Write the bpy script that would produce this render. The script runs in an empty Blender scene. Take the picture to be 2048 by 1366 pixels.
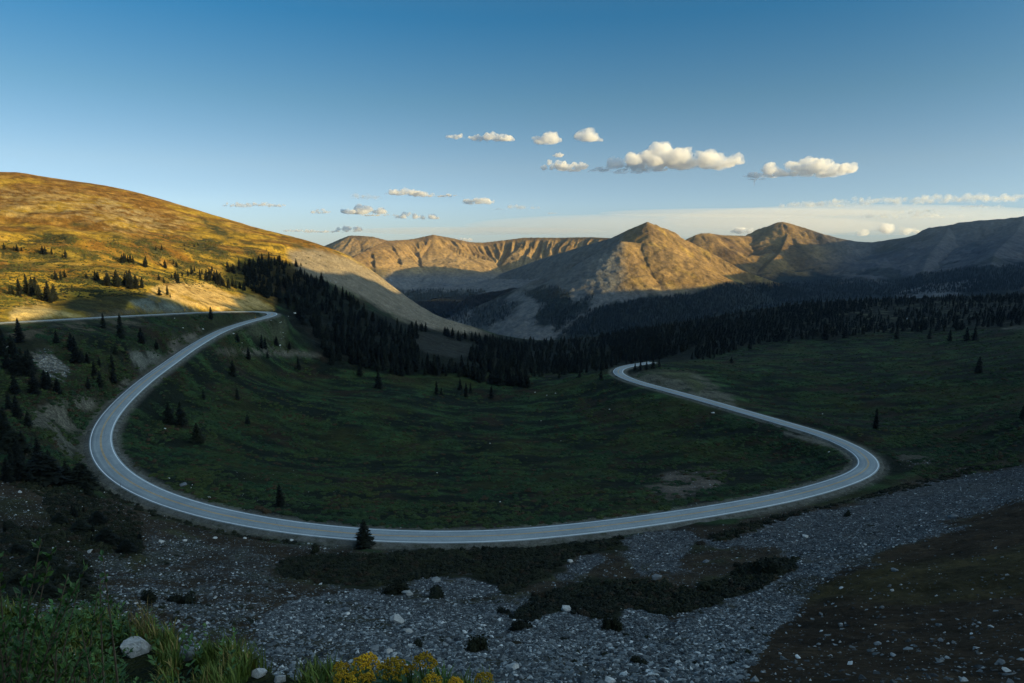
import bpy, bmesh, math, random, time
import numpy as np
from mathutils import Vector, Matrix
T0 = time.time()
random.seed(7)
RNG = np.random.default_rng(7)
SC = bpy.context.scene
COL = SC.collection
R = math.radians
HAZE = 2.5e-5
GLOWC = (10.5, 13, 14)

# ------------------------------------------------------------------ camera
F = 2048 * 24.0 / 36.0                 # focal length in pixels of the 2048 px wide photograph
PITCH = R(8.46)
cam_d = bpy.data.cameras.new('camera'); cam = bpy.data.objects.new('camera', cam_d); COL.objects.link(cam)
cam_d.lens = 24; cam_d.sensor_width = 36; cam_d.clip_start = 0.1; cam_d.clip_end = 60000
cam.rotation_euler = (R(90) - PITCH, 0, 0)
SC.camera = cam
CP, SP = math.cos(PITCH), math.sin(PITCH)

def ray(u, v):
    x = (u - 1024) / F; y = (683 - v) / F
    return np.array([x, CP + y * SP, -SP + y * CP])
def at(u, v, Y):
    d = ray(u, v); return d * (Y / d[1])
def at_z(u, v, z):
    d = ray(u, v); return d * (z / d[2])
def proj(X, Y, Z):
    f = Y * CP - Z * SP
    w = Y * SP + Z * CP
    f = np.maximum(f, 1e-3)
    return 1024 + F * X / f, 683 - F * w / f

# ------------------------------------------------------------------ sun
SUN_AZ, SUN_EL = R(112), R(9.5)
SH = np.array([math.sin(SUN_AZ), math.cos(SUN_AZ)]); PH = np.array([-SH[1], SH[0]])
if PH[1] < 0: PH = -PH
TE = math.tan(SUN_EL)

# ------------------------------------------------------------------ noise
def _hash(ix, iy, seed):
    h = (ix.astype(np.int64) * 374761393 + iy.astype(np.int64) * 668265263 + seed * 1442695041) & 0xFFFFFFFF
    h = ((h ^ (h >> 13)) * 1274126177) & 0xFFFFFFFF
    return ((h ^ (h >> 16)) & 0xFFFF).astype(np.float32) / 65535.0
def noise(x, y, seed=0):
    x = np.asarray(x, np.float64); y = np.asarray(y, np.float64)
    ix = np.floor(x); iy = np.floor(y); fx = (x - ix).astype(np.float32); fy = (y - iy).astype(np.float32)
    out = 0
    def g(dx, dy):
        a = _hash(ix + dx, iy + dy, seed) * 6.2831853
        return np.cos(a) * (fx - dx) + np.sin(a) * (fy - dy)
    sx = fx * fx * fx * (fx * (fx * 6 - 15) + 10); sy = fy * fy * fy * (fy * (fy * 6 - 15) + 10)
    a = g(0, 0); b = g(1, 0); c = g(0, 1); d = g(1, 1)
    return (a + (b - a) * sx + ((c + (d - c) * sx) - (a + (b - a) * sx)) * sy) * 1.5
def fbm(x, y, lam, octs=4, seed=0, gain=.5):
    s = 0; amp = 1; f = 1.0 / lam
    for k in range(octs):
        s = s + amp * noise(x * f + 17.3 * k, y * f - 9.1 * k, seed + k); amp *= gain; f *= 2.03
    return s
def ss(a, b, x):
    t = np.clip((x - a) / (b - a), 0, 1); return t * t * (3 - 2 * t)

# ------------------------------------------------------------------ object helpers
def mesh_obj(name, me, mat=None, parent=None):
    o = bpy.data.objects.new(name, me); COL.objects.link(o)
    if mat: me.materials.append(mat)
    if parent: o.parent = parent
    return o
def np_mesh(name, V, Fq, smooth=True):
    me = bpy.data.meshes.new(name)
    V = np.asarray(V, np.float32); Fq = np.asarray(Fq, np.int32); n = Fq.shape[1]
    me.vertices.add(len(V)); me.vertices.foreach_set('co', V.ravel())
    me.loops.add(Fq.size); me.loops.foreach_set('vertex_index', Fq.ravel())
    me.polygons.add(len(Fq)); me.polygons.foreach_set('loop_start', np.arange(0, Fq.size, n, dtype=np.int32))
    me.polygons.foreach_set('use_smooth', np.full(len(Fq), smooth))
    me.update(calc_edges=True)
    return me
def col_attr(me, C, name='Col'):
    a = me.attributes.new(name, 'FLOAT_COLOR', 'POINT')
    C4 = np.ones((len(C), 4), np.float32); C4[:, :3] = C
    a.data.foreach_set('color', C4.ravel())
def f_attr(me, A, name):
    a = me.attributes.new(name, 'FLOAT', 'POINT'); a.data.foreach_set('value', np.asarray(A, np.float32))
def tag(o, label=None, cat=None, group=None, kind=None):
    if label: o['label'] = label
    if cat: o['category'] = cat
    if group: o['group'] = group
    if kind: o['kind'] = kind
    return o
def empty(name, loc=(0, 0, 0), rz=0):
    o = bpy.data.objects.new(name, None); COL.objects.link(o); o.location = loc; o.rotation_euler = (0, 0, rz)
    o.empty_display_size = .2
    return o

# ------------------------------------------------------------------ materials
class NT:
    def __init__(s, name, rough=.9, spec=.2):
        s.m = bpy.data.materials.new(name); s.m.use_nodes = True
        s.t = s.m.node_tree; s.b = s.t.nodes['Principled BSDF']
        s.b.inputs['Roughness'].default_value = rough
        s.b.inputs['Specular IOR Level'].default_value = spec
    def n(s, typ, **kw):
        nd = s.t.nodes.new(typ)
        for k, v in kw.items():
            if k in nd.inputs: 
                nd.inputs[k].default_value = v
            else: setattr(nd, k, v)
        return nd
    def l(s, a, b): s.t.links.new(a, b)
    def ramp(s, fac, pts):
        nd = s.n('ShaderNodeValToRGB'); cr = nd.color_ramp
        while len(cr.elements) < len(pts): cr.elements.new(.5)
        for e, (p, c) in zip(cr.elements, pts):
            e.position = p; e.color = (*c, 1) if len(c) == 3 else c
        s.l(fac, nd.inputs['Fac']); return nd
    def noise(s, scale, detail=4, rough=.55, vec=None):
        nd = s.n('ShaderNodeTexNoise'); nd.inputs['Scale'].default_value = scale
        nd.inputs['Detail'].default_value = detail; nd.inputs['Roughness'].default_value = rough
        if vec: s.l(vec, nd.inputs['Vector'])
        return nd
    def mix(s, blend, fac, a, b):
        nd = s.n('ShaderNodeMix', data_type='RGBA', blend_type=blend)
        for sock, val in ((nd.inputs[0], fac), (nd.inputs[6], a), (nd.inputs[7], b)):
            if hasattr(val, 'is_output'): s.l(val, sock)
            elif isinstance(val, (int, float)): sock.default_value = val
            else: sock.default_value = (*val, 1)
        return nd.outputs[2]
    def bump(s, h, strength, dist):
        nd = s.n('ShaderNodeBump'); nd.inputs['Strength'].default_value = strength; nd.inputs['Distance'].default_value = dist
        s.l(h, nd.inputs['Height']); s.l(nd.outputs[0], s.b.inputs['Normal']); return nd
    def base(s, c): 
        if hasattr(c, 'is_output'): s.l(c, s.b.inputs['Base Color'])
        else: s.b.inputs['Base Color'].default_value = (*c, 1)

def mat_plain(name, c, rough=.8, var=.25, scale=8, spec=.2):
    k = NT(name, rough, spec); tc = k.n('ShaderNodeTexCoord')
    nz = k.noise(scale, 4, .6, tc.outputs['Object'])
    r = k.ramp(nz.outputs[0], [(.3, tuple(x * (1 - var) for x in c)), (.7, tuple(min(1, x * (1 + var)) for x in c))])
    k.base(r.outputs[0]); return k.m

def mat_ground():
    k = NT('ground', .95, .1)
    geo = k.n('ShaderNodeNewGeometry'); P = geo.outputs['Position']
    col = k.n('ShaderNodeAttribute', attribute_name='Col'); st = k.n('ShaderNodeAttribute', attribute_name='stone')
    n1 = k.noise(.9, 6, .7, P); n2 = k.noise(.10, 8, .68, P); n3 = k.noise(.02, 4, .6, P)
    v1 = k.ramp(n1.outputs[0], [(.25, (.45, .45, .45)), (.75, (1.5, 1.5, 1.5))])
    v2 = k.ramp(n2.outputs[0], [(.3, (.5, .52, .55)), (.7, (1.5, 1.47, 1.4))])
    c = k.mix('MULTIPLY', 1, col.outputs['Color'], v1.outputs[0]); c = k.mix('MULTIPLY', 1, c, v2.outputs[0])
    # stone cover: cells of differing grey
    vo = k.n('ShaderNodeTexVoronoi'); vo.inputs['Scale'].default_value = 1.6; k.l(P, vo.inputs['Vector'])
    bw = k.n('ShaderNodeSeparateColor'); k.l(vo.outputs['Color'], bw.inputs[0])
    vs = k.ramp(bw.outputs[0], [(0, (.35, .35, .36)), (.6, (.9, .9, .9)), (1, (1.9, 1.9, 1.85))])
    cs = k.mix('MULTIPLY', 1, col.outputs['Color'], vs.outputs[0])
    c = k.mix('MIX', st.outputs['Fac'], c, cs)
    k.base(c)
    ad = k.n('ShaderNodeMath', operation='MULTIPLY_ADD'); k.l(vo.outputs['Distance'], ad.inputs[0]); k.l(st.outputs['Fac'], ad.inputs[1]); k.l(n1.outputs[0], ad.inputs[2])
    a2 = k.n('ShaderNodeMath', operation='MULTIPLY_ADD'); k.l(n2.outputs[0], a2.inputs[0]); a2.inputs[1].default_value = 5.0; k.l(ad.outputs[0], a2.inputs[2])
    k.bump(a2.outputs[0], .9, .6)
    return k.m
def mat_mountain():
    k = NT('mountain_rock', .95, .05)
    geo = k.n('ShaderNodeNewGeometry'); P = geo.outputs['Position']
    col = k.n('ShaderNodeAttribute', attribute_name='Col')
    n1 = k.noise(.05, 8, .72, P); n2 = k.noise(.008, 6, .65, P)
    v1 = k.ramp(n1.outputs[0], [(.3, (.5, .5, .52)), (.7, (1.5, 1.5, 1.45))])
    v2 = k.ramp(n2.outputs[0], [(.3, (.7, .72, .76)), (.7, (1.3, 1.26, 1.18))])
    c = k.mix('MULTIPLY', 1, col.outputs['Color'], v1.outputs[0]); c = k.mix('MULTIPLY', 1, c, v2.outputs[0])
    k.base(c); k.bump(n1.outputs[0], .8, 7)
    return k.m

# ------------------------------------------------------------------ road path: (u, v, z)
RP = [(-420, 668, -32), (-260, 660, -35), (-120, 652, -38), (0, 645.5, -41), (120, 639, -44), (240, 632.5, -47), (330, 628, -50), (420, 624, -53.5), (480, 623, -56), (520, 623.5, -57.5),
      (543, 625.5, -58.3), (546, 629.5, -59), (532, 634.5, -59.8), (505, 641, -60.8), (450, 659, -62.3), (395, 688, -64), (335, 729, -66.5), (282, 769, -69.3), (234, 815, -72), (209, 850, -73.6), (201, 886, -74.6),
      (214, 922, -75.2), (250, 957, -75.6), (312, 990, -75.9), (400, 1019, -76.1), (500, 1041, -76.3), (600, 1056.5, -76.4), (730, 1069, -76.5), (860, 1073.5, -76.7), (1000, 1071, -77), (1150, 1058.5, -77.5),
      (1300, 1040, -78.3), (1450, 1017, -79.6), (1580, 992, -81.2), (1675, 966, -82.8), (1722, 946, -83.8), (1738, 929, -84.6), (1726, 909, -85.6), (1690, 888, -87), (1640, 868, -88.5), (1560, 844, -90.6),
      (1480, 821, -92.4), (1400, 798, -94), (1330, 779, -95.4), (1272, 763, -96.8), (1245, 752, -97.6), (1236, 744.5, -98.2), (1241, 737, -98.8), (1262, 731, -99.6), (1284, 727.5, -100.5), (1305, 724.5, -101.5)]
RW = np.array([at_z(*p) for p in RP])
def catmull(P, step):
    out = []
    Q = np.vstack([2 * P[0] - P[1], P, 2 * P[-1] - P[-2]])
    for i in range(1, len(Q) - 2):
        p0, p1, p2, p3 = Q[i - 1:i + 3]
        d01, d12, d23 = [max(1e-3, np.linalg.norm(b - a)) ** .5 for a, b in ((p0, p1), (p1, p2), (p2, p3))]
        m1 = (p2 - p1) + d12 * ((p1 - p0) / d01 - (p2 - p0) / (d01 + d12))
        m2 = (p2 - p1) + d12 * ((p3 - p2) / d23 - (p3 - p1) / (d12 + d23))
        n = max(2, int(np.linalg.norm(p2 - p1) / step))
        for k in range(n):
            t = k / n
            out.append((2 * t ** 3 - 3 * t * t + 1) * p1 + (t ** 3 - 2 * t * t + t) * m1 + (-2 * t ** 3 + 3 * t * t) * p2 + (t ** 3 - t * t) * m2)
    out.append(P[-1]); return np.array(out)
ROAD = catmull(RW, 1.6)
for _ in range(12):
    ROAD[1:-1] = ROAD[1:-1] * .5 + (ROAD[:-2] + ROAD[2:]) * .25
seg = np.linalg.norm(np.diff(ROAD, axis=0), axis=1); RS = np.concatenate([[0], np.cumsum(seg)])
NS = int(RS[-1] / 1.5); sN = np.linspace(0, RS[-1], NS)
ROAD = np.stack([np.interp(sN, RS, ROAD[:, k]) for k in range(3)], 1)
print('road length', RS[-1], 'pts', NS)

# ------------------------------------------------------------------ terrain control points
GP = """
0 600 400;0 560 455;0 500 560;0 450 680;0 420 760;0 380 880;0 345 1000;34 344 1000;89 356 1010;200 370 1040;256 381 1050;376 417 1050;478 445 1050;581 473 1050;649 493 1050;709 518 1045;764 557 1020;788 581 1000;839 622 970;870 636 955;921 648 950;945 658 945
150 560 500;150 480 640;150 420 820;300 560 540;300 500 680;300 440 900;450 590 625;450 540 720;450 490 860;560 520 800;580 570 745;600 600 720;660 560 830;700 600 800;740 640 740;700 660 660;640 680 590;600 640 640;800 680 680;860 700 620;900 720 590;700 740 520;560 700 515;560 655 570;620 640 620
1000 740 620;1150 740 640;1000 800 480;800 800 430;600 800 400;500 750 435;400 850 305;320 920 240;600 900 310;800 900 330;1000 900 335;1200 900 330;1400 900 312;1560 920 285;1200 800 440;1330 850 362;800 1000 222;1000 1000 226;600 1000 214;1200 980 238;1500 950 258;450 960 222
860 1120 140;600 1110 145;860 1180 112;860 1250 80;860 1320 52;860 1366 36;1200 1095 153;1200 1150 122;1200 1200 98;1200 1300 58;1200 1366 37;1500 1050 168;1500 1150 113;1500 1250 73;1500 1366 36;1750 1000 195;1750 1060 148;1750 1150 98;1750 1250 63;1750 1366 33;2048 960 192;2048 1000 150;2048 1100 96;2048 1200 66;2048 1366 31
300 1100 138;300 1180 96;100 1100 124;100 1180 84;500 1180 106;500 1260 72;100 1000 158;0 1000 150;0 900 188;0 800 240;0 720 290;100 850 232;100 760 275;120 700 315;250 700 345;250 660 385;150 950 198;350 670 405
1850 960 225;1800 900 278;1800 800 400;1500 780 452;1800 720 555;2048 900 235;2048 800 355;2048 700 530;2048 640 760;2048 600 1020;1800 650 800;1800 610 1080;1500 650 950;1500 700 690;1300 690 820;1200 705 760;1380 750 478;1420 765 458;1600 830 385
2048 590 1220;1780 598 1230;1614 606 1180;1490 624 1120;1324 652 1060;1200 674 1000;1100 686 950;1040 690 940;980 690 900
"""
CPTS = []
for a in GP.replace('\n', ';').split(';'):
    a = a.split()
    if len(a) == 3: CPTS.append(at(*[float(q) for q in a]))
# behind the crests the land falls away
for (u, v, Y), dz in [((0, 345, 1000), -5), ((200, 370, 1040), -10), ((376, 417, 1050), -30), ((581, 473, 1050), -50), ((709, 518, 1045), -70), ((788, 581, 1000), -90), ((870, 636, 955), -90), ((945, 658, 945), -80),
                      ((2048, 590, 1220), -90), ((1780, 598, 1230), -90), ((1614, 606, 1180), -90), ((1490, 624, 1120), -80), ((1324, 652, 1060), -70), ((1200, 674, 1000), -60), ((1040, 690, 940), -60)]:
    p = at(u, v, Y); q = p * 1.28; q[2] = p[2] + dz; CPTS.append(q)
CPTS += [np.array(p, float) for p in [(0, 10, -8.6), (-14, 10, -8.6), (14, 10, -8.2), (0, 20, -15.6), (-20, 25, -18.5), (0, 0, -1.7), (0, -30, 3), (-100, -60, 0), (100, -60, 25), (0, -300, 20), (-400, -200, 10), (400, -250, 60), (-300, 80, -10), (-260, 160, -32),
    (100, 60, -18), (200, 110, -8), (300, 250, -25), (430, 400, -45), (650, 650, -45), (950, 950, -50), (700, 150, 20), (-700, 300, 20), (-1000, 650, 90), (-1300, 1200, 90), (-1000, 1700, 20), (-400, 1700, -170), (0, 1600, -300), (500, 1750, -290), (1100, 1900, -250), (1700, 1500, -120),
    (0, 2500, -385), (1000, 2500, -365), (2000, 2500, -330), (-1000, 2600, -330), (-2200, 2000, -50), (0, 4000, -420), (2500, 4500, -420), (-2500, 4500, -400), (0, 7200, -440), (5000, 6000, -440), (-5000, 6000, -440), (6000, 0, -150), (-6000, 0, -150), (0, -6000, -150), (5000, -5000, -200), (-5000, -5000, -200)]]
CPTS = np.array(CPTS + list(RW[3:-1]))
def tps_fit(P, lam=1e-5):
    A = P[:, :2] / 1000.0; n = len(A)
    d2 = ((A[:, None] - A[None]) ** 2).sum(-1); K = .5 * d2 * np.log(d2 + 1e-12) + lam * np.eye(n)
    M = np.zeros((n + 3, n + 3)); M[:n, :n] = K; M[:n, n] = 1; M[:n, n + 1:] = A; M[n, :n] = 1; M[n + 1:, :n] = A.T
    return A, np.linalg.solve(M, np.concatenate([P[:, 2], np.zeros(3)]))
TA, TW = tps_fit(CPTS)
def tps(x, y):
    x = x.ravel() / 1000.0; y = y.ravel() / 1000.0; out = np.empty(len(x), np.float32)
    w = TW[:-3].astype(np.float32); A = TA.astype(np.float32)
    for i in range(0, len(x), 40000):
        xs = x[i:i + 40000].astype(np.float32); ys = y[i:i + 40000].astype(np.float32)
        d2 = (xs[:, None] - A[:, 0]) ** 2 + (ys[:, None] - A[:, 1]) ** 2
        out[i:i + 40000] = (.5 * d2 * np.log(d2 + 1e-12)) @ w + TW[-3] + TW[-2] * xs + TW[-1] * ys
    return out

# foreground knoll the photographer stands on
KU = [-2000, 0, 240, 330, 400, 500, 600, 700, 800, 980, 1100, 1300, 4000]
KV = [1215, 1228, 1256, 1296, 1312, 1330, 1352, 1372, 1385, 1415, 1460, 1500, 1500]
def knoll(x, y):
    r = np.hypot(x, y)
    base = -1.62 - .215 * np.maximum(y, -3) + .07 * x + .06 * fbm(x, y, 1.3, 3, 5)
    u = 1024 + F * np.where(y > .2, x / np.maximum(y, .2), np.sign(x) * 50) * .9
    v = np.interp(u, KU, KV)
    s = np.tan(PITCH + np.arctan((v - 683) / F))          # slope of the line of sight over the knoll's edge
    yc = 1.62 / np.maximum(s - .215 + .07 * np.clip(x / np.maximum(y, .3), -2, 2), .12)
    yc = np.clip(yc, 2.2, 9)
    over = np.maximum(0, y - yc)
    return base - 1.1 * over - .05 * over ** 2

def road_dist(x, y):
    """distance to the road's centre line and its height there"""
    d = np.full(len(x), 1e9, np.float32); z = np.zeros(len(x), np.float32)
    Q = ROAD[::2].astype(np.float32)
    for i in range(0, len(x), 20000):
        xs = x[i:i + 20000].astype(np.float32); ys = y[i:i + 20000].astype(np.float32)
        d2 = (xs[:, None] - Q[:, 0]) ** 2 + (ys[:, None] - Q[:, 1]) ** 2
        j = d2.argmin(1); d[i:i + 20000] = np.sqrt(d2[np.arange(len(xs)), j]); z[i:i + 20000] = Q[j, 2]
    return d, z

# polar sheet round the camera
th = np.concatenate([np.linspace(-180, -60, 50)[:-1], np.linspace(-60, -41, 40)[:-1], np.linspace(-41, 41, 1080), np.linspace(41, 60, 40)[1:], np.linspace(60, 180, 50)[1:-1]])
TH = np.radians(th); NC = len(TH)
rr = np.concatenate([np.geomspace(.5, 18, 120)[:-1], np.geomspace(18, 1500, 700)[:-1], np.geomspace(1500, 7100, 90)]); NR = len(rr)
GX = (rr[:, None] * np.sin(TH)).ravel(); GY = (rr[:, None] * np.cos(TH)).ravel()
GR = np.repeat(rr, NC)
GZ = tps(GX, GY).astype(np.float64)
# relief
bumpy = ss(25, 120, GR) * (1 - .55 * ss(900, 1300, GR))
GZ += bumpy * (1.6 * fbm(GX, GY, 90, 3, 11) + .55 * fbm(GX, GY, 16, 3, 21))
hillmask = ss(-150, -450, GX) * ss(380, 560, GY) * (1 - ss(930, 1100, GR))
ax = GX * .85 + GY * .5; ay = -GX * .5 + GY * .85
GZ += hillmask * (8.5 * fbm(ax * 1.0, ay * 1.5, 190, 4, 31))
GZ += hillmask * 3.0 * fbm(ax * 1.1 + ay * .2, ay * .7, 46, 5, 35)
GZ += ss(20, 60, GR) * (1 - ss(150, 260, GR)) * .35 * fbm(GX, GY, 5, 3, 41)
RDm = (GR > 120) & (GR < 760) & (np.abs(TH)[None].repeat(NR, 0).ravel() < R(62))
RD = np.full(len(GX), 1e9, np.float32); RZ = np.zeros(len(GX), np.float32)
RD[RDm], RZ[RDm] = road_dist(GX[RDm], GY[RDm])
k = 1 - ss(6.2, 17 + 0 * RD, RD)
GZ = GZ * (1 - k) + (RZ - .55) * k
near = GR < 60
kz = knoll(GX[near], GY[near])
zz = GZ[near]
zz = np.where(GY[near] < 28, np.minimum(zz, -.9 - .72 * np.maximum(GY[near], -.5) - .4 * np.clip(GY[near], 0, 6) / 6), zz)
w = ss(-12, -4, -np.abs(GX[near]) * 0 + GY[near])
GZ[near] = np.maximum(kz, zz) * w + zz * (1 - w)
back = ss(0, -30, GY) * ss(2, 30, GR)
print('ground', NC, NR, len(GX), time.time() - T0)

# ---- paint: polygons of the photograph, laid on the land
GU, GV = proj(GX, GY, GZ)
wu = fbm(GX, GY, 22, 4, 51) * 14 + fbm(GX, GY, 4, 2, 55) * 6; wv = fbm(GX, GY, 22, 4, 61) * 9 + fbm(GX, GY, 4, 2, 65) * 4
wsc = np.clip(250 / np.maximum(GR, 30), .25, 1.6)
PU = GU + wu * wsc; PV = GV + wv * wsc
def poly_mask(poly, feather=6, ymin=0, ymax=1e9, U=None, V=None, Yd=None):
    U = PU if U is None else U; V = PV if V is None else V; Yd = GY if Yd is None else Yd
    P = np.array(poly, float); out = np.zeros(len(U), np.float32)
    lo = P.min(0) - feather; hi = P.max(0) + feather
    m = (U > lo[0]) & (U < hi[0]) & (V > lo[1]) & (V < hi[1]) & (Yd > max(ymin, .5)) & (Yd < ymax)
    u = U[m]; v = V[m]
    if not len(u): return out
    ins = np.zeros(len(u), bool); d = np.full(len(u), 1e9)
    for (x1, y1), (x2, y2) in zip(P, np.roll(P, -1, 0)):
        c = (y1 > v) != (y2 > v)
        ins ^= c & (u < (x2 - x1) * (v - y1) / ((y2 - y1) if y2 != y1 else 1e-9) + x1)
        ex, ey = x2 - x1, y2 - y1; t = np.clip(((u - x1) * ex + (v - y1) * ey) / (ex * ex + ey * ey + 1e-9), 0, 1)
        d = np.minimum(d, np.hypot(u - x1 - t * ex, v - y1 - t * ey))
    sd = np.where(ins, d, -d)
    out[m] = ss(-feather, feather, sd); return out
def poly(s): return [tuple(float(q) for q in a.split()) for a in s.split(';')]

N = len(GX)
n_big = fbm(GX, GY, 60, 4, 71); n_mid = fbm(GX, GY, 14, 4, 81); n_sm = fbm(GX, GY, 3.5, 3, 91)
nstr = fbm(GX, GY * 2.5, 26, 4, 101)
C = np.zeros((N, 3), np.float32); ST = np.zeros(N, np.float32)
def c3(*a): return np.array(a, np.float32)
# meadow: willow scrub greens, olive and russet patches
t1 = ss(-.35, .75, nstr + .4 * n_big)[:, None]; t2 = ss(.05, .6, n_big)[:, None]; t3 = ss(.25, .6, fbm(GX, GY, 34, 4, 111))[:, None]
C[:] = c3(.010, .015, .009) * (1 - t1) + c3(.036, .076, .026) * t1
C = C * (1 - .7 * t2) + c3(.034, .038, .011) * .7 * t2
C = C * (1 - .6 * t3) + c3(.036, .023, .013) * .6 * t3
def paint(mask, c, stone=None, var=.25):
    global C
    m = mask[:, None]; cc = np.array(c, np.float32) * (1 + var * n_mid[:, None] + .5 * var * n_sm[:, None])
    C = C * (1 - m) + np.maximum(cc, .004) * m
    if stone is not None: ST[:] = ST * (1 - mask) + stone * mask
# lit hillside: golden tundra
hill = poly_mask(poly('-900 655;0 642;120 636;300 626;430 620;545 618;560 590;640 545;720 552;790 583;830 560;700 300;300 200;0 200;-900 150'), 8, 300, 1600)
hill = np.maximum(hill, ss(40, 0, np.abs(GX + 900) - 500) * ss(300, 500, GY))
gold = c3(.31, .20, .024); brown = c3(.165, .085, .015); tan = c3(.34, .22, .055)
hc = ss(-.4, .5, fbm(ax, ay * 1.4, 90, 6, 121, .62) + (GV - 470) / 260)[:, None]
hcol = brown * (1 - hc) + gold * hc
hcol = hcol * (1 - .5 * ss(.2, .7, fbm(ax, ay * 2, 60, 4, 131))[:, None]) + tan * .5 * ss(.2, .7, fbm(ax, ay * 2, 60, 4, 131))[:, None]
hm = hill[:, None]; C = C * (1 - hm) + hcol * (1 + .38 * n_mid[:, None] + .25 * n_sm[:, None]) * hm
for p, m in [('0 375;110 378;240 400;330 455;250 470;120 430;0 440', .5), ('180 395;330 430;400 440;340 465;250 440', .55)]:
    mk = poly_mask(poly(p), 14, 400, 1300) * m * ss(-.25, .35, n_mid + .4 * n_sm); paint(mk, (.28, .22, .11), .3)
# green lower part of the hill
paint(poly_mask(poly('0 585;150 560;330 545;460 560;470 585;330 566;280 585;150 600;60 600;30 640;0 640'), 14, 300, 800) * ss(-.4, .3, n_mid) * .85, (.15, .125, .02))
paint(poly_mask(poly('0 470;200 480;420 505;520 520;455 560;300 540;100 560;0 560'), 18, 400, 900) * ss(.0, .5, fbm(ax, ay * 2.5, 50, 4, 141)) * .8, (.16, .12, .022))
# dark scrub patches on the hill
for p in ['55 480;75 462;140 470;165 478;140 488;90 486', '40 455;75 452;68 462;45 461', '285 495;300 488;330 498;345 510;320 512;295 505', '340 480;400 482;450 500;470 520;420 515;380 500', '355 470;400 470;460 482;440 490;390 482',
          '225 468;262 478;255 483;228 476', '265 480;290 476;305 486;270 492', '0 495;40 505;30 520;0 520', '70 505;130 510;150 520;95 522', '300 512;322 512;318 522;302 522', '345 525;400 520;410 535;350 540', '480 495;510 500;520 515;490 508',
          '598 493;640 502;690 515;640 510;600 500', '430 440;452 444;436 448', '395 430;440 452;470 478;455 480;420 462', '100 440;160 446;200 452;150 455', '20 525;80 530;60 540;10 538', '160 500;200 512;190 522;165 515']:
    paint(poly_mask(poly(p), 5, 400, 1200) * ss(-.55, -.05, n_mid), (.045, .045, .018))
paint(hill * ss(.2, .42, fbm(ax, ay * 2.6, 34, 4, 151)) * ss(425, 490, GV) * .85, (.055, .05, .016))
paint(poly_mask(poly('128 604;180 586;250 580;292 588;335 602;400 618;330 624;290 606;255 606;250 622;190 632;150 624'), 5, 300, 640) * ss(-.7, -.2, n_mid) * .92, (.034, .036, .016))  # green scrub, painted dark along the cast shadow's edge to strengthen that shadow
# talus on the hill's right flank
paint(poly_mask(poly('575 500;640 500;709 520;800 570;850 610;960 660;990 675;930 672;860 660;800 640;735 600;650 560;590 548'), 7, 500, 1300) * .9, (.24, .20, .145), .8)
paint(poly_mask(poly('830 662;880 672;940 688;946 708;900 716;850 706;826 690'), 4, 400, 900), (.20, .19, .155), .8)
paint(poly_mask(poly('1010 690;1045 705;1060 725;1030 715'), 3, 400, 1100), (.22, .20, .16), .8)
# land between the two legs of the road and left of the bend
paint(poly_mask(poly('-600 660;0 648;240 636;420 628;500 640;440 660;380 690;320 735;200 820;170 880;190 950;250 1000;100 1100;-600 1200'), 6, 60, 600) * ss(-.6, .2, n_big + .4 * n_mid) * .8, (.032, .034, .017))
paint(poly_mask(poly('-600 660;0 650;240 640;330 634;300 650;200 660;90 668;0 690;-600 760'), 8, 100, 600) * ss(-.1, .4, n_mid) * .8, (.11, .09, .06), .4)
def GV0(p): return not p.startswith(('296', '15 641'))
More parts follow.
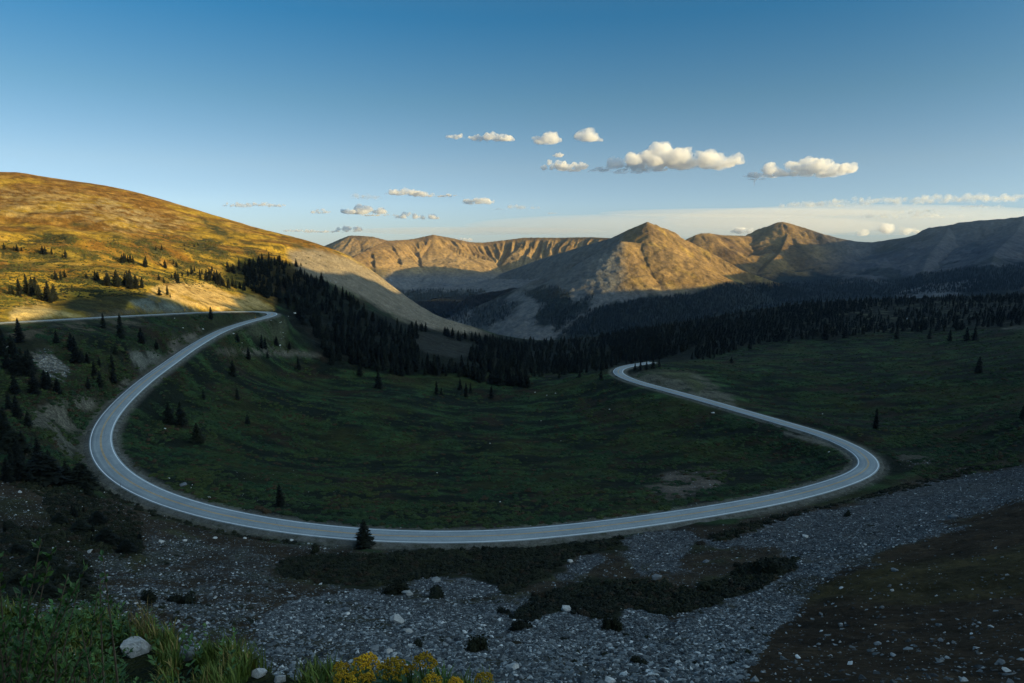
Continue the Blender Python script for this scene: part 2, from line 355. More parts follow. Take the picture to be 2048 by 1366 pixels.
# cut banks
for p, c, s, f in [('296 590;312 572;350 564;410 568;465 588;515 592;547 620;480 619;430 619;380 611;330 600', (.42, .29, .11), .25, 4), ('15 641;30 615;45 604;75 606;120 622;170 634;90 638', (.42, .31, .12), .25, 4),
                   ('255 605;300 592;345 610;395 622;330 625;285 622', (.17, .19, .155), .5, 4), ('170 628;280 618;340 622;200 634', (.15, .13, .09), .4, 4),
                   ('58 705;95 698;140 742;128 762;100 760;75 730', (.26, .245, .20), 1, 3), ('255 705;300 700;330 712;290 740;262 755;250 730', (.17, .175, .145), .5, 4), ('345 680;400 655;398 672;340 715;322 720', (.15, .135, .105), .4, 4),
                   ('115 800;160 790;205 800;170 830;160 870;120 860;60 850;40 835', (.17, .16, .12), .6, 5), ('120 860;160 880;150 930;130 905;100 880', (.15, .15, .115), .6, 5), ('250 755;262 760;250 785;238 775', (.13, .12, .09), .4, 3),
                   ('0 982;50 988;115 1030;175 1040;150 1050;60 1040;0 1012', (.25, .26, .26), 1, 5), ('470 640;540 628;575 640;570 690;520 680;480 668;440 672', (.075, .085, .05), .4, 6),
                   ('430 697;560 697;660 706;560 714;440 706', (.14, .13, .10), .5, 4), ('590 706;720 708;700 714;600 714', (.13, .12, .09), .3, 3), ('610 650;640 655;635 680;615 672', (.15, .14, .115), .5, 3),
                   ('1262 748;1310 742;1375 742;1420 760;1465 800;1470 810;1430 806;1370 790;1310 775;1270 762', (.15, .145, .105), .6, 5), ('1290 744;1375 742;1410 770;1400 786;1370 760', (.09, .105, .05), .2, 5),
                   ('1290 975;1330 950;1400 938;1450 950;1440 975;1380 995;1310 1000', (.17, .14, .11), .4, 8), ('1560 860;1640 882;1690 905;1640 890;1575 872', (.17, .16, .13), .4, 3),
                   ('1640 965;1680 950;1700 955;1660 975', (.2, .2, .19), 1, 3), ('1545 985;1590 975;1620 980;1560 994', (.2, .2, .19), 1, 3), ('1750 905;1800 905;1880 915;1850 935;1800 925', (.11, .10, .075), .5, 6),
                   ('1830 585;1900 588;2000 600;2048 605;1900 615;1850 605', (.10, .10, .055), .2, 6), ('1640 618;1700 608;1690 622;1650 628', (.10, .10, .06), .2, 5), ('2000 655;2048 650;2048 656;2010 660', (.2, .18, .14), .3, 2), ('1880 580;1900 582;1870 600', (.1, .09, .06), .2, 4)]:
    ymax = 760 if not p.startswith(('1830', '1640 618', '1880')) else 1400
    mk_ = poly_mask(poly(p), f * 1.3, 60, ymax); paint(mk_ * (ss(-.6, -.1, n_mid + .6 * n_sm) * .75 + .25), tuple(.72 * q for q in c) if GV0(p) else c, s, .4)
# slope below the photographer
low = poly_mask(poly('-600 960;0 960;150 990;250 1005;330 1030;450 1060;600 1090;760 1100;900 1098;1100 1090;1250 1075;1400 1050;1600 1018;1750 985;1800 960;1950 930;2100 900;2700 880;2700 2500;-600 2500'), 5, 3, 260)
paint(low, (.05, .038, .024), .15)
paint(low * ss(.05, .5, n_mid) * .8, (.04, .044, .018))
scree = np.zeros(N, np.float32)
for p, m in [('540 1230;600 1180;760 1165;860 1140;940 1130;1010 1140;1020 1200;1100 1190;1180 1190;1350 1235;1480 1190;1600 1120;1560 1090;1440 1100;1390 1080;1370 1140;1280 1150;1230 1090;1240 1072;1380 1056;1440 1075;1560 1040;1640 1020;1780 985;1920 955;2048 930;2700 820;2700 900;2048 1000;1900 1050;1760 1112;1680 1150;1600 1215;1530 1300;1480 1370;1450 1500;1300 3000;300 3000;420 1290;500 1290', 1),
             ('270 1062;330 1062;480 1085;560 1130;560 1180;520 1240;420 1260;330 1230;260 1180;300 1130', .42), ('110 1130;200 1080;260 1120;270 1190;200 1190;120 1170', .4), ('1095 1150;1190 1100;1200 1130;1140 1180', 1), ('560 1085;680 1095;660 1110;560 1105', .4)]:
    scree = np.maximum(scree, m * poly_mask(poly(p), 7, 3, 260))
scree *= np.where(scree < .8, ss(-.5, .25, n_mid + .5 * n_sm), 1)
soil = scree * ss(.12, .5, n_mid * .6 + n_big * .7 + .35 * n_sm) * (.25 + .75 * ss(1060, 1160, GV))
paint(scree, (.085, .09, .095), 1, .12); paint(soil * .85, (.04, .038, .022), .2)
paint(poly_mask(poly('-200 980;60 1010;200 1020;280 1060;270 1110;200 1120;180 1200;-200 1200'), 14, 30, 220) * .6, (.022, .022, .013), .1)
brownm = poly_mask(poly('2048 1002;1900 1052;1760 1114;1600 1216;1530 1300;1470 1400;1400 3000;4000 3000;4000 900;2600 900'), 8, 3, 240)
paint(brownm, (.042, .030, .018), .022); paint(brownm * ss(.1, .5, n_big) * .8, (.05, .042, .016))
# bush ground
for p in ['550 1130;620 1112;760 1110;900 1095;1060 1090;1250 1072;1240 1095;1160 1110;1090 1150;1020 1190;960 1150;880 1150;760 1172;650 1168;560 1150', '1020 1240;1080 1190;1180 1165;1300 1160;1420 1190;1480 1130;1590 1115;1600 1135;1500 1185;1340 1232;1250 1215;1210 1250;1120 1215;1060 1245']:
    paint(poly_mask(poly(p), 5, 50, 200), (.022, .026, .013), 0)
# grass knoll
kn = (np.abs(GZ - np.interp(0, [0], [0])) > -1) & (GR < 14)
kn = ss(14, 9, GR) * (GU < 1500); paint(kn.astype(np.float32), (.028, .034, .014), 0)
# forest floor on the far side of the valley
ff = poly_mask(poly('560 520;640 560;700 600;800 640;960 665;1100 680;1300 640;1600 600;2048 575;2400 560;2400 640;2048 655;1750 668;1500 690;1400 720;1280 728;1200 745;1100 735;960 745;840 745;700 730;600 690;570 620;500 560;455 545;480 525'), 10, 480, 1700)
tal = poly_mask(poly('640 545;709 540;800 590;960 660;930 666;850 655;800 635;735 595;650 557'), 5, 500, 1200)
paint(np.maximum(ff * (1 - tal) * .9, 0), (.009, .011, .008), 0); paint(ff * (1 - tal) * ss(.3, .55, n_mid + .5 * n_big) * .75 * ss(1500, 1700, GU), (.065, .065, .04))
# verge
paint((1 - ss(5.5, 8.5, RD)) * .8, (.15, .145, .12), .5); 
far = ss(1500, 2200, GR); paint(far, (.03, .034, .026), 0)
C = np.clip(C, .004, .8)
ii = np.arange(NR - 1)[:, None] * NC; jj = np.arange(NC); j2 = (jj + 1) % NC
FQ = np.stack([ii + jj, ii + j2, ii + NC + j2, ii + NC + jj], -1).reshape(-1, 4)[:, ::-1]
GV3 = np.stack([GX, GY, GZ], 1)
fan_c = len(GV3); GV3 = np.vstack([GV3, [[0, 0, GZ[:NC].mean()]]])
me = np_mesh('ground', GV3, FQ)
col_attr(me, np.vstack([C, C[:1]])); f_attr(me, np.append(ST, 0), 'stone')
M_GROUND = mat_ground(); M_MTN = mat_mountain()
ground = tag(mesh_obj('ground', me, M_GROUND), kind='structure')
print('ground built', time.time() - T0)

# ------------------------------------------------------------------ mountains from their ridge lines
def ridge_pts(s): return np.array([at(*[float(q) for q in a.split()]) for a in s.split(';')])
def ridge_field(x, y, lines):
    z = np.full(len(x), -1e9); D = np.full(len(x), 1e9); S = np.zeros(len(x))
    for P, s0, H in lines:
        L = 0
        for a, b in zip(P[:-1], P[1:]):
            e = b[:2] - a[:2]; l2 = (e ** 2).sum()
            t = np.clip(((x - a[0]) * e[0] + (y - a[1]) * e[1]) / l2, 0, 1)
            d = np.hypot(x - a[0] - t * e[0], y - a[1] - t * e[1])
            zz = a[2] + t * (b[2] - a[2]) - H * (1 - np.exp(-d * s0 / H))
            m = zz > z; z = np.where(m, zz, z); D = np.where(m, d, D); S = np.where(m, L + t * math.sqrt(l2), S)
            L += math.sqrt(l2) + 0
        L += 5000
    return z, D, S
def build_mountain(lines, t0, t1, r0, r1, nr, ribs, seed, colfn, label, rough=16):
    t = np.radians(np.arange(t0, t1, .08)); r = np.geomspace(r0, r1, nr)
    X = (r[:, None] * np.sin(t)).ravel(); Y = (r[:, None] * np.cos(t)).ravel()
    wx = fbm(X, Y, 400, 3, seed) * 25; wy = fbm(X, Y, 400, 3, seed + 9) * 25
    z, D, S = ridge_field(X, Y, lines)
    dk = ss(0, 260, D)
    lam, amp = ribs
    rib = 1 - np.abs(noise(S / lam + .25 * fbm(X, Y, 300, 2, seed + 1), D / (lam * 7), seed + 2)) * 1.7
    rib2 = 1 - np.abs(noise(S / (lam * .42) + 5, D / (lam * 4), seed + 3)) * 1.7
    z = z + amp * ss(8, 110, D) * (rib * .9 + rib2 * .4 - .7) * (1 - .75 * ss(250, 520, D)) + ss(0, 150, D) * rough * fbm(X, Y, 330, 5, seed + 4) + 3.5 * fbm(X, Y, 45, 3, seed + 5) * (.35 + ss(0, 90, D))
    gz = tps(X, Y)
    nc = len(t); i = np.arange(nr - 1)[:, None] * nc; j = np.arange(nc - 1)
    FQ = np.stack([i + j, i + nc + j, i + nc + j + 1, i + j + 1], -1).reshape(-1, 4)[:, ::-1]
    FQ = FQ[:, ::-1]
    keep = ((z - gz)[FQ] > -25).any(1); FQ = FQ[keep][:, ::-1]
    use = np.unique(FQ); remap = np.full(len(X), -1); remap[use] = np.arange(len(use))
    FQ = remap[FQ]; X, Y, z, D, S = X[use], Y[use], z[use], D[use], S[use]
    U, V = proj(X, Y, z)
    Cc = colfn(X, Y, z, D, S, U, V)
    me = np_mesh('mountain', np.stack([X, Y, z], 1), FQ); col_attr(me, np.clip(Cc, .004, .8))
    return tag(mesh_obj('mountain', me, M_MTN), label, None, None, 'structure')
def blend(c, d, m): m = np.clip(m, 0, 1)[:, None]; return c * (1 - m) + np.array(d, np.float32) * m
ROCK = c3(.185, .122, .052)
def col_peak(X, Y, z, D, S, U, V):
    c = np.tile(ROCK, (len(X), 1)) * (1 + .2 * fbm(X, Y, 90, 4, 5)[:, None])
    c = blend(c, (.13, .088, .045), ss(.0, .5, fbm(X, Y, 160, 4, 7)) * .6)
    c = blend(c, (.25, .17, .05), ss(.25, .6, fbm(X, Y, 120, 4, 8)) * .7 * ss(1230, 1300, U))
    st = fbm(S / 70, D / 900, 1, 4, 9)
    c = blend(c, (.095, .10, .10), ss(1262, 1225, U + 10 * fbm(X, Y, 70, 3, 2)) * .9)  # grey scree tone on the left flank, darkened to deepen its shade
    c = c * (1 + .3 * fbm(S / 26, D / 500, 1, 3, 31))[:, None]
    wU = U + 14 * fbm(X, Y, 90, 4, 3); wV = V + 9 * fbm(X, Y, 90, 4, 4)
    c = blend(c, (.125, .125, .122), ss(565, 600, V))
    c = blend(c, (.03, .035, .03), poly_mask(poly('935 612;990 600;1040 606;1010 640;975 655;940 655'), 8, 0, 1e9, wU, wV, Y) * .8)
    for p in ['1040 585;1110 570;1150 600;1120 645;1060 650;1085 610', '1100 640;1160 600;1190 590;1150 640;1110 665', '1120 668;1180 620;1260 600;1320 592;1400 585;1450 565;1520 568;1650 572;1700 600;1600 640;1300 690;1100 690', '960 590;1020 560;1040 575;990 600']:
        c = blend(c, (.022, .027, .022), poly_mask(poly(p), 6, 0, 1e9, wU, wV, Y) * ss(-.75, -.2, st + .6))
    return c
def col_far(X, Y, z, D, S, U, V):
    c = np.tile(ROCK * 1.05, (len(X), 1)) * (1 + .2 * fbm(X, Y, 120, 4, 15)[:, None])
    c = blend(c, (.12, .08, .045), ss(.05, .6, fbm(S / 110, D / 700, 1, 4, 17)) * .55)
    c = blend(c, (.10, .066, .034), ss(70, 10, D) * .7)
    c = c * (1 + .35 * fbm(S / 30, D / 420, 1, 3, 33))[:, None]
    c = blend(c, (.27, .2, .11), ss(120, 320, D) * .4)
    c = blend(c, (.12, .122, .125), ss(535, 560, V))  # lower talus, its grey darkened so the shade on it reads deeper
    wV = V + 8 * fbm(X, Y, 150, 4, 4)
    c = blend(c, (.026, .032, .03), ss(576, 588, wV - 8 * ss(.1, .5, fbm(X, Y, 200, 4, 6))))
    c = blend(c, (.05, .045, .02), poly_mask(poly('735 545;780 535;770 560;745 562'), 8, 0, 1e9, U, wV, Y) * .7)
    return c
def col_right(X, Y, z, D, S, U, V):
    c = np.tile(ROCK * .9, (len(X), 1)) * (1 + .2 * fbm(X, Y, 120, 4, 25)[:, None])
    c = blend(c, (.085, .055, .03), ss(-.1, .4, fbm(X, Y, 200, 4, 27)) * .75)
    c = c * (1 + .3 * fbm(S / 34, D / 420, 1, 3, 35))[:, None]
    c = blend(c, (.08, .086, .098), ss(1590, 1720, U) * .9)  # right mountain's rock coloured dark blue-grey to add to its shadow
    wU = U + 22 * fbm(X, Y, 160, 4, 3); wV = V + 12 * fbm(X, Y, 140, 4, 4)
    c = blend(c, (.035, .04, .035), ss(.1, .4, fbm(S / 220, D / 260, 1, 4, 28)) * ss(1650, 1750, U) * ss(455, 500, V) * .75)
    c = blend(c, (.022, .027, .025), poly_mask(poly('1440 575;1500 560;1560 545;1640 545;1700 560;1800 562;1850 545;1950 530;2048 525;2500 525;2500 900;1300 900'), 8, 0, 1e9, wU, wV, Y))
    c = blend(c, (.17, .17, .17), poly_mask(poly('1800 590;1850 570;1930 560;1970 566;1900 590;1840 600'), 5, 0, 1e9, wU, wV, Y) * .8)
    return c
# middle peak
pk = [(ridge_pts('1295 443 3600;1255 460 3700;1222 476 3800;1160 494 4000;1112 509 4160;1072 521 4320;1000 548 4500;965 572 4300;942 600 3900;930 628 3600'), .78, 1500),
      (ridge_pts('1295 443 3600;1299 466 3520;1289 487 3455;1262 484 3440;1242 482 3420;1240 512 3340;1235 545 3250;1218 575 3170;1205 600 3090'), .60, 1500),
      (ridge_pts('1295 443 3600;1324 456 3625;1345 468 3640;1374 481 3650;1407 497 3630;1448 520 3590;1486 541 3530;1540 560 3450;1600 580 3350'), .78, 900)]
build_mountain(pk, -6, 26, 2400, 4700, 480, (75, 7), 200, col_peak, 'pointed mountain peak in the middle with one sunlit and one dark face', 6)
fr = [(ridge_pts('690 522 4700;740 496 5000;775 481 5250;815 479 5400;835 476 5450;866 469 5500;900 475 5600;940 484 5700;965 485 5750;1010 480 5800;1050 475 5800;1120 475 5750;1180 474 5650;1222 476 5550;1290 470 5400;1340 474 5250'), .7, 560)]
fr.append((np.array([[SH[0] * d_ + PH[0] * q_, SH[1] * d_ + PH[1] * q_, z_] for q_, d_, z_ in [(3950, -740, 10), (4036, -750, 50), (4160, -770, 88), (4355, -790, 98), (4467, -800, 94), (4605, -800, -17), (4881, -830, -12), (5034, -850, 23), (5150, -860, 60)]]), .7, 460))  # unseen ridge added behind the peak to cast shade on the far ridge
build_mountain(fr, -20, 15, 3700, 6300, 420, (95, 44), 300, col_far, 'long ribbed sunlit ridge behind the pointed peak')
bk = [(ridge_pts('560 506 6450;600 500 6450;648 492 6450;665 485 6450;680 478 6450;698 471 6450;716 471 6450;745 473 6450;775 481 6500;840 492 6500'), .6, 500)]
build_mountain(bk, -19, -5, 5900, 6900, 130, (110, 18), 350, col_far, 'distant brown summit at the left end of the ribbed ridge')
rt = [(ridge_pts('1330 500 4650;1374 479 4720;1390 470 4760;1403 466 4800;1419 466 4850;1444 470 4920;1486 471 5000;1506 471 5050;1527 460 5080;1552 445 5100;1564 443 5100;1585 448 5080;1618 458 5000;1647 468 4900;1676 475 4850;1713 482 4800;1746 484 4750;1780 479 4700;1813 474 4650;1846 464 4600;1883 454 4520;1916 445 4450;1958 440 4380;1999 438 4330;2048 432 4280;2150 420 4200;2300 405 4100;2500 395 4000'), .56, 640),
      (ridge_pts('1564 443 5100;1575 470 4900;1560 505 4600;1530 535 4300'), .6, 500), (ridge_pts('1900 449 4480;1885 478 4250;1855 512 3900;1845 548 3500'), .42, 420), (ridge_pts('2048 432 4280;2035 462 3950;1990 505 3500;1975 552 3000'), .42, 420), (ridge_pts('2300 405 4100;2320 470 3300;2230 545 2700'), .5, 500)]
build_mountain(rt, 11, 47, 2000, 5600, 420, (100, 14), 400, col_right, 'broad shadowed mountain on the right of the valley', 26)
print('mountains', time.time() - T0)

# ------------------------------------------------------------------ rays on the land
bpy.context.view_layer.update()
DG = bpy.context.evaluated_depsgraph_get()
def hit(u, v):
    d = Vector(ray(u, v)).normalized()
    ok, loc, nor, idx, ob, _ = SC.ray_cast(DG, Vector((0, 0, 0)), d)
    return (loc, nor, ob) if ok else (None, None, None)
def drop(x, y, top=600):
    ok, loc, nor, idx, ob, _ = SC.ray_cast(DG, Vector((x, y, top)), Vector((0, 0, -1)))
    return loc if ok else None

# ------------------------------------------------------------------ the ridge out of the frame that shades the valley
TERM = [(-60, 640), (0, 640), (60, 626), (110, 618), (125, 602), (180, 585), (250, 580), (290, 588), (330, 600), (380, 611), (425, 617), (445, 603), (470, 589), (452, 556), (462, 540), (500, 525), (530, 518), (570, 522), (600, 538), (640, 543), (700, 548), (745, 562), (785, 580)]
TERMF = [(1215, 582), (1290, 581), (1350, 580), (1400, 574), (1432, 567), (1490, 545), (1556, 518), (1562, 500), (1600, 488), (1650, 487)]
def crestD(q): return 430 + .30 * q
qs, hs = [], []
for lst, fam in ((TERM, 0), (TERMF, 1)):
    for u, v in lst:
        p, n_, o_ = hit(u, v)
        if p is None: continue
        q = p.x * PH[0] + p.y * PH[1]; dd = crestD(q) - (p.x * SH[0] + p.y * SH[1])
        hgt = p.z + TE * dd
        print('term %d (%d,%d) Y=%.0f z=%.0f q=%.0f crest=%.0f' % (fam, u, v, p.y, p.z, q, hgt))
        qs.append(q); hs.append(hgt)
o_ = np.argsort(qs); qs = np.array(qs)[o_]; hs = np.array(hs)[o_]
QG = np.arange(-900, 6900, 12.0)
def crest_profile():
    wts = []; h = np.zeros(len(QG))
    for i, q in enumerate(QG):
        bw = 12 if q < 1400 else 50
        w = np.exp(-.5 * ((qs - q) / bw) ** 2) + 1e-12 / (1 + (qs - q) ** 2)
        h[i] = (w * hs).sum() / w.sum()
    lo = qs[0]; h = np.where(QG < lo, h + np.minimum(60, (lo - QG) * .15), h)
    return h
CH = crest_profile()
ker = np.exp(-.5 * (np.arange(-12, 13) / 5.0) ** 2); ker /= ker.sum()
CHs = np.convolve(np.pad(CH, 12, mode='edge'), ker, 'valid'); CH = np.where((QG > 150) & (QG < 950), CH + .6 * (CH - CHs), CH)
CH += 2.5 * noise(QG / 60, QG * 0, 3) 
offs = np.array([-1500, -1000, -650, -400, -220, -110, -45, 0, 45, 110, 220, 420, 700, 1100, 1700])
fall = np.array([1e3, 560, 380, 245, 140, 72, 30, 0, 28, 62, 120, 215, 330, 480, 1e3])
HV = []; 
for q, h in zip(QG, CH):
    for o, f in zip(offs, fall):
        D_ = crestD(q) + o; x, y = SH * D_ + PH * q
        z = h - min(f, h + 520) if abs(f) < 900 else -520
        if o != 0: z += 8 * float(noise(np.array([q / 140.]), np.array([o / 140.]), 77)[0]) * min(1, abs(o) / 200)
        HV.append((x, y, z))
no = len(offs); i = np.arange(len(QG) - 1)[:, None] * no; j = np.arange(no - 1)
FQ = np.stack([i + j, i + j + 1, i + no + j + 1, i + no + j], -1).reshape(-1, 4)
me = np_mesh('hill', HV, FQ); col_attr(me, np.tile(c3(.12, .09, .05), (len(HV), 1)))
tag(mesh_obj('hill', me, M_MTN), kind='structure')

# ------------------------------------------------------------------ road
def strip_mesh(name, path, offs, dz, s0=0, s1=None, seed=None, wob=0):
    """sheet along the path: offs = list of (sideways, height)"""
    T = np.gradient(path[:, :2], axis=0); T /= np.linalg.norm(T, axis=1)[:, None]
    Nn = np.stack([-T[:, 1], T[:, 0]], 1)
    n = len(path); V = []
    for k, (o, h) in enumerate(offs):
        oo = o + (wob * noise(np.arange(n) / 5.0, np.full(n, k * 3.7), seed) if seed is not None and k in (0, len(offs) - 1) else 0)
        V.append(np.stack([path[:, 0] + Nn[:, 0] * oo, path[:, 1] + Nn[:, 1] * oo, path[:, 2] + h + dz], 1))
    V = np.stack(V, 1); m = len(offs)
    i = np.arange(n - 1)[:, None] * m; j = np.arange(m - 1)
    FQ = np.stack([i + j, i + m + j, i + m + j + 1, i + j + 1], -1).reshape(-1, 4)
    return np_mesh(name, V.reshape(-1, 3), FQ[:, ::-1])
def mat_road():
    k = NT('asphalt', .75, .35); geo = k.n('ShaderNodeNewGeometry'); P = geo.outputs['Position']
    of = k.n('ShaderNodeAttribute', attribute_name='off'); al = k.n('ShaderNodeAttribute', attribute_name='along')
    a = k.noise(.10, 5, .65, P); b = k.noise(2.5, 5, .7, P)
    cb = k.n('ShaderNodeCombineXYZ'); k.l(of.outputs['Fac'], cb.inputs[0]); m_ = k.n('ShaderNodeMath', operation='MULTIPLY'); k.l(al.outputs['Fac'], m_.inputs[0]); m_.inputs[1].default_value = .035; k.l(m_.outputs[0], cb.inputs[1])
    st = k.noise(1.3, 4, .6, cb.outputs[0])
    r = k.ramp(a.outputs[0], [(.3, (.255, .30, .32)), (.7, (.345, .39, .41))])
    r2 = k.ramp(b.outputs[0], [(.3, (.8, .8, .8)), (.7, (1.15, 1.15, 1.15))]); r3 = k.ramp(st.outputs[0], [(.3, (.84, .85, .86)), (.7, (1.12, 1.12, 1.1))])
    # the two wheel tracks of each lane
    ab = k.n('ShaderNodeMath', operation='ABSOLUTE'); k.l(of.outputs['Fac'], ab.inputs[0])
    s1 = k.n('ShaderNodeMath', operation='SUBTRACT'); k.l(ab.outputs[0], s1.inputs[0]); s1.inputs[1].default_value = 1.68
    a1 = k.n('ShaderNodeMath', operation='ABSOLUTE'); k.l(s1.outputs[0], a1.inputs[0])
    s2 = k.n('ShaderNodeMath', operation='SUBTRACT'); k.l(a1.outputs[0], s2.inputs[0]); s2.inputs[1].default_value = .85
    a2 = k.n('ShaderNodeMath', operation='ABSOLUTE'); k.l(s2.outputs[0], a2.inputs[0])
    r4 = k.ramp(a2.outputs[0], [(0, (.91, .92, .93)), (.42, (1.02, 1.02, 1.01))])
    c = k.mix('MULTIPLY', 1, r.outputs[0], r2.outputs[0]); c = k.mix('MULTIPLY', 1, c, r3.outputs[0]); c = k.mix('MULTIPLY', 1, c, r4.outputs[0])
    vo = k.n('ShaderNodeTexVoronoi', feature='DISTANCE_TO_EDGE'); vo.inputs['Scale'].default_value = .11; k.l(P, vo.inputs['Vector'])
    r5 = k.ramp(vo.outputs['Distance'], [(0, (.45, .45, .45)), (.006, (1, 1, 1))]); c = k.mix('MULTIPLY', .6, c, r5.outputs[0])
    k.base(c); k.bump(b.outputs[0], .3, .05); return k.m
HW = 3.85
rd = tag(mesh_obj('road', strip_mesh('road', ROAD, [(-HW, -.5), (-HW, 0), (-1.9, .03), (0, .05), (1.9, .03), (HW, 0), (HW, -.5)], 0), mat_road()), kind='structure')
n_ = len(ROAD); f_attr(rd.data, np.tile(np.array([-HW, -HW, -1.9, 0, 1.9, HW, HW]), n_), 'off'); f_attr(rd.data, np.repeat(sN, 7), 'along')
def mat_gravel():
    k = NT('gravel', .95, .1); geo = k.n('ShaderNodeNewGeometry'); P = geo.outputs['Position']
    a = k.noise(.35, 6, .75, P); b = k.noise(3, 4, .8, P)
    r = k.ramp(a.outputs[0], [(.35, (.05, .055, .035)), (.5, (.12, .12, .105)), (.7, (.19, .19, .175))])
    r2 = k.ramp(b.outputs[0], [(.3, (.6, .6, .6)), (.7, (1.3, 1.3, 1.3))])
    k.base(k.mix('MULTIPLY', 1, r.outputs[0], r2.outputs[0])); k.bump(b.outputs[0], .7, .15); return k.m
M_GRAVEL = mat_gravel()
sh = tag(mesh_obj('road_shoulder', strip_mesh('road_shoulder', ROAD, [(-5.7, -.75), (-4.9, -.22), (-3.6, -.06), (3.6, -.06), (4.9, -.22), (5.7, -.75)], 0, seed=3, wob=.9), M_GRAVEL), kind='structure')
M_WHITE = mat_plain('road_paint_white', (.80, .84, .86), .6, .12, .8)
M_YELLOW = mat_plain('road_paint_yellow', (.62, .36, .10), .6, .25, .5)
for s in (-3.32, 3.32):
    mesh_obj('edge_line', strip_mesh('edge_line', ROAD, [(s - .16, 0), (s + .16, 0)], .024), M_WHITE, rd)
for s in (-.17, .17):
    mesh_obj('centre_line', strip_mesh('centre_line', ROAD, [(s - .09, 0), (s + .09, 0)], .058), M_YELLOW, rd)

# ------------------------------------------------------------------ sky, sun, air
W = bpy.data.worlds.new('World'); SC.world = W; W.use_nodes = True
nt = W.node_tree; bg = nt.nodes['Background']
sky = nt.nodes.new('ShaderNodeTexSky'); sky.sky_type = 'NISHITA'; sky.sun_disc = False
sky.sun_elevation = SUN_EL; sky.sun_rotation = SUN_AZ; sky.altitude = 3600; sky.air_density = 1.0; sky.dust_density = 1.2; sky.ozone_density = 1.6
# sky tinted by height; zenith lift and sunward glow are added as fill light
def wn(t, **kw):
    nd = nt.nodes.new(t)
    for a_, v_ in kw.items(): setattr(nd, a_, v_)
    return nd
tcw = wn('ShaderNodeTexCoord'); sx = wn('ShaderNodeSeparateXYZ'); nt.links.new(tcw.outputs['Generated'], sx.inputs[0])
cr = wn('ShaderNodeValToRGB'); nt.links.new(sx.outputs[2], cr.inputs[0])
SKYT = [(0.0, (.72, .80, 1.05)), (.05, (1.04, 1.04, 1.14)), (.10, (1.06, 1.03, .99)), (.187, (.70, .94, .90)), (.29, (.27, .84, .98)), (.45, (.55, .95, 1.0)), (1, (1.5, 1.5, 1.25))]
while len(cr.color_ramp.elements) < len(SKYT): cr.color_ramp.elements.new(.5)
for e, (p_, c_) in zip(cr.color_ramp.elements, SKYT): e.position = p_; e.color = tuple(q * .5 for q in c_) + (1,)
mu = wn('ShaderNodeVectorMath', operation='MULTIPLY'); nt.links.new(sky.outputs[0], mu.inputs[0]); nt.links.new(cr.outputs[0], mu.inputs[1])
m2 = wn('ShaderNodeVectorMath', operation='SCALE'); nt.links.new(mu.outputs[0], m2.inputs[0]); m2.inputs[3].default_value = 2.0
dt = wn('ShaderNodeVectorMath', operation='DOT_PRODUCT'); nt.links.new(tcw.outputs['Generated'], dt.inputs[0]); dt.inputs[1].default_value = (SH[0] * math.cos(R(25)), SH[1] * math.cos(R(25)), math.sin(R(25)))
mx = wn('ShaderNodeMath', operation='MAXIMUM'); nt.links.new(dt.outputs['Value'], mx.inputs[0]); mx.inputs[1].default_value = 0
pw = wn('ShaderNodeMath', operation='POWER'); nt.links.new(mx.outputs[0], pw.inputs[0]); pw.inputs[1].default_value = 4
gl = wn('ShaderNodeVectorMath', operation='SCALE'); gl.inputs[0].default_value = GLOWC; nt.links.new(pw.outputs[0], gl.inputs[3])
ad = wn('ShaderNodeVectorMath', operation='ADD'); nt.links.new(m2.outputs[0], ad.inputs[0]); nt.links.new(gl.outputs[0], ad.inputs[1])
nt.links.new(ad.outputs[0], bg.inputs[0]); bg.inputs[1].default_value = .058
sl = bpy.data.lights.new('sun', 'SUN'); so = bpy.data.objects.new('sun', sl); COL.objects.link(so)
sl.energy = 5; sl.angle = R(.42); sl.color = (1, .74, .31)
sv = Vector((SH[0] * math.cos(SUN_EL), SH[1] * math.cos(SUN_EL), math.sin(SUN_EL)))
so.rotation_euler = sv.to_track_quat('Z', 'Y').to_euler()
SC.view_settings.view_transform = 'Standard'; SC.view_settings.look = 'None'; SC.view_settings.exposure = 1.25; SC.view_settings.gamma = 1

def box(name, lo, hi):
    me = bpy.data.meshes.new(name); bm = bmesh.new(); bmesh.ops.create_cube(bm, size=1)
    for v in bm.verts: v.co = Vector([(a + b) / 2 + c * (b - a) for a, b, c in zip(lo, hi, v.co)])
    bm.to_mesh(me); bm.free(); return me
hz = bpy.data.materials.new('haze'); hz.use_nodes = True; ht = hz.node_tree; ht.nodes.clear()
ho = ht.nodes.new('ShaderNodeOutputMaterial'); hv = ht.nodes.new('ShaderNodeVolumePrincipled')
hv.inputs['Color'].default_value = (.42, .66, .98, 1); hv.inputs['Density'].default_value = HAZE; hv.inputs['Anisotropy'].default_value = .6
ht.links.new(hv.outputs[0], ho.inputs['Volume'])
if HAZE > 0: tag(mesh_obj('haze', box('haze', (-7300, -7300, -640), (7300, 7300, 620)), hz), kind='stuff')
SC.cycles.volume_bounces = 2; SC.cycles.max_bounces = 10; SC.cycles.transparent_max_bounces = 16
SC.cycles.use_denoising = True
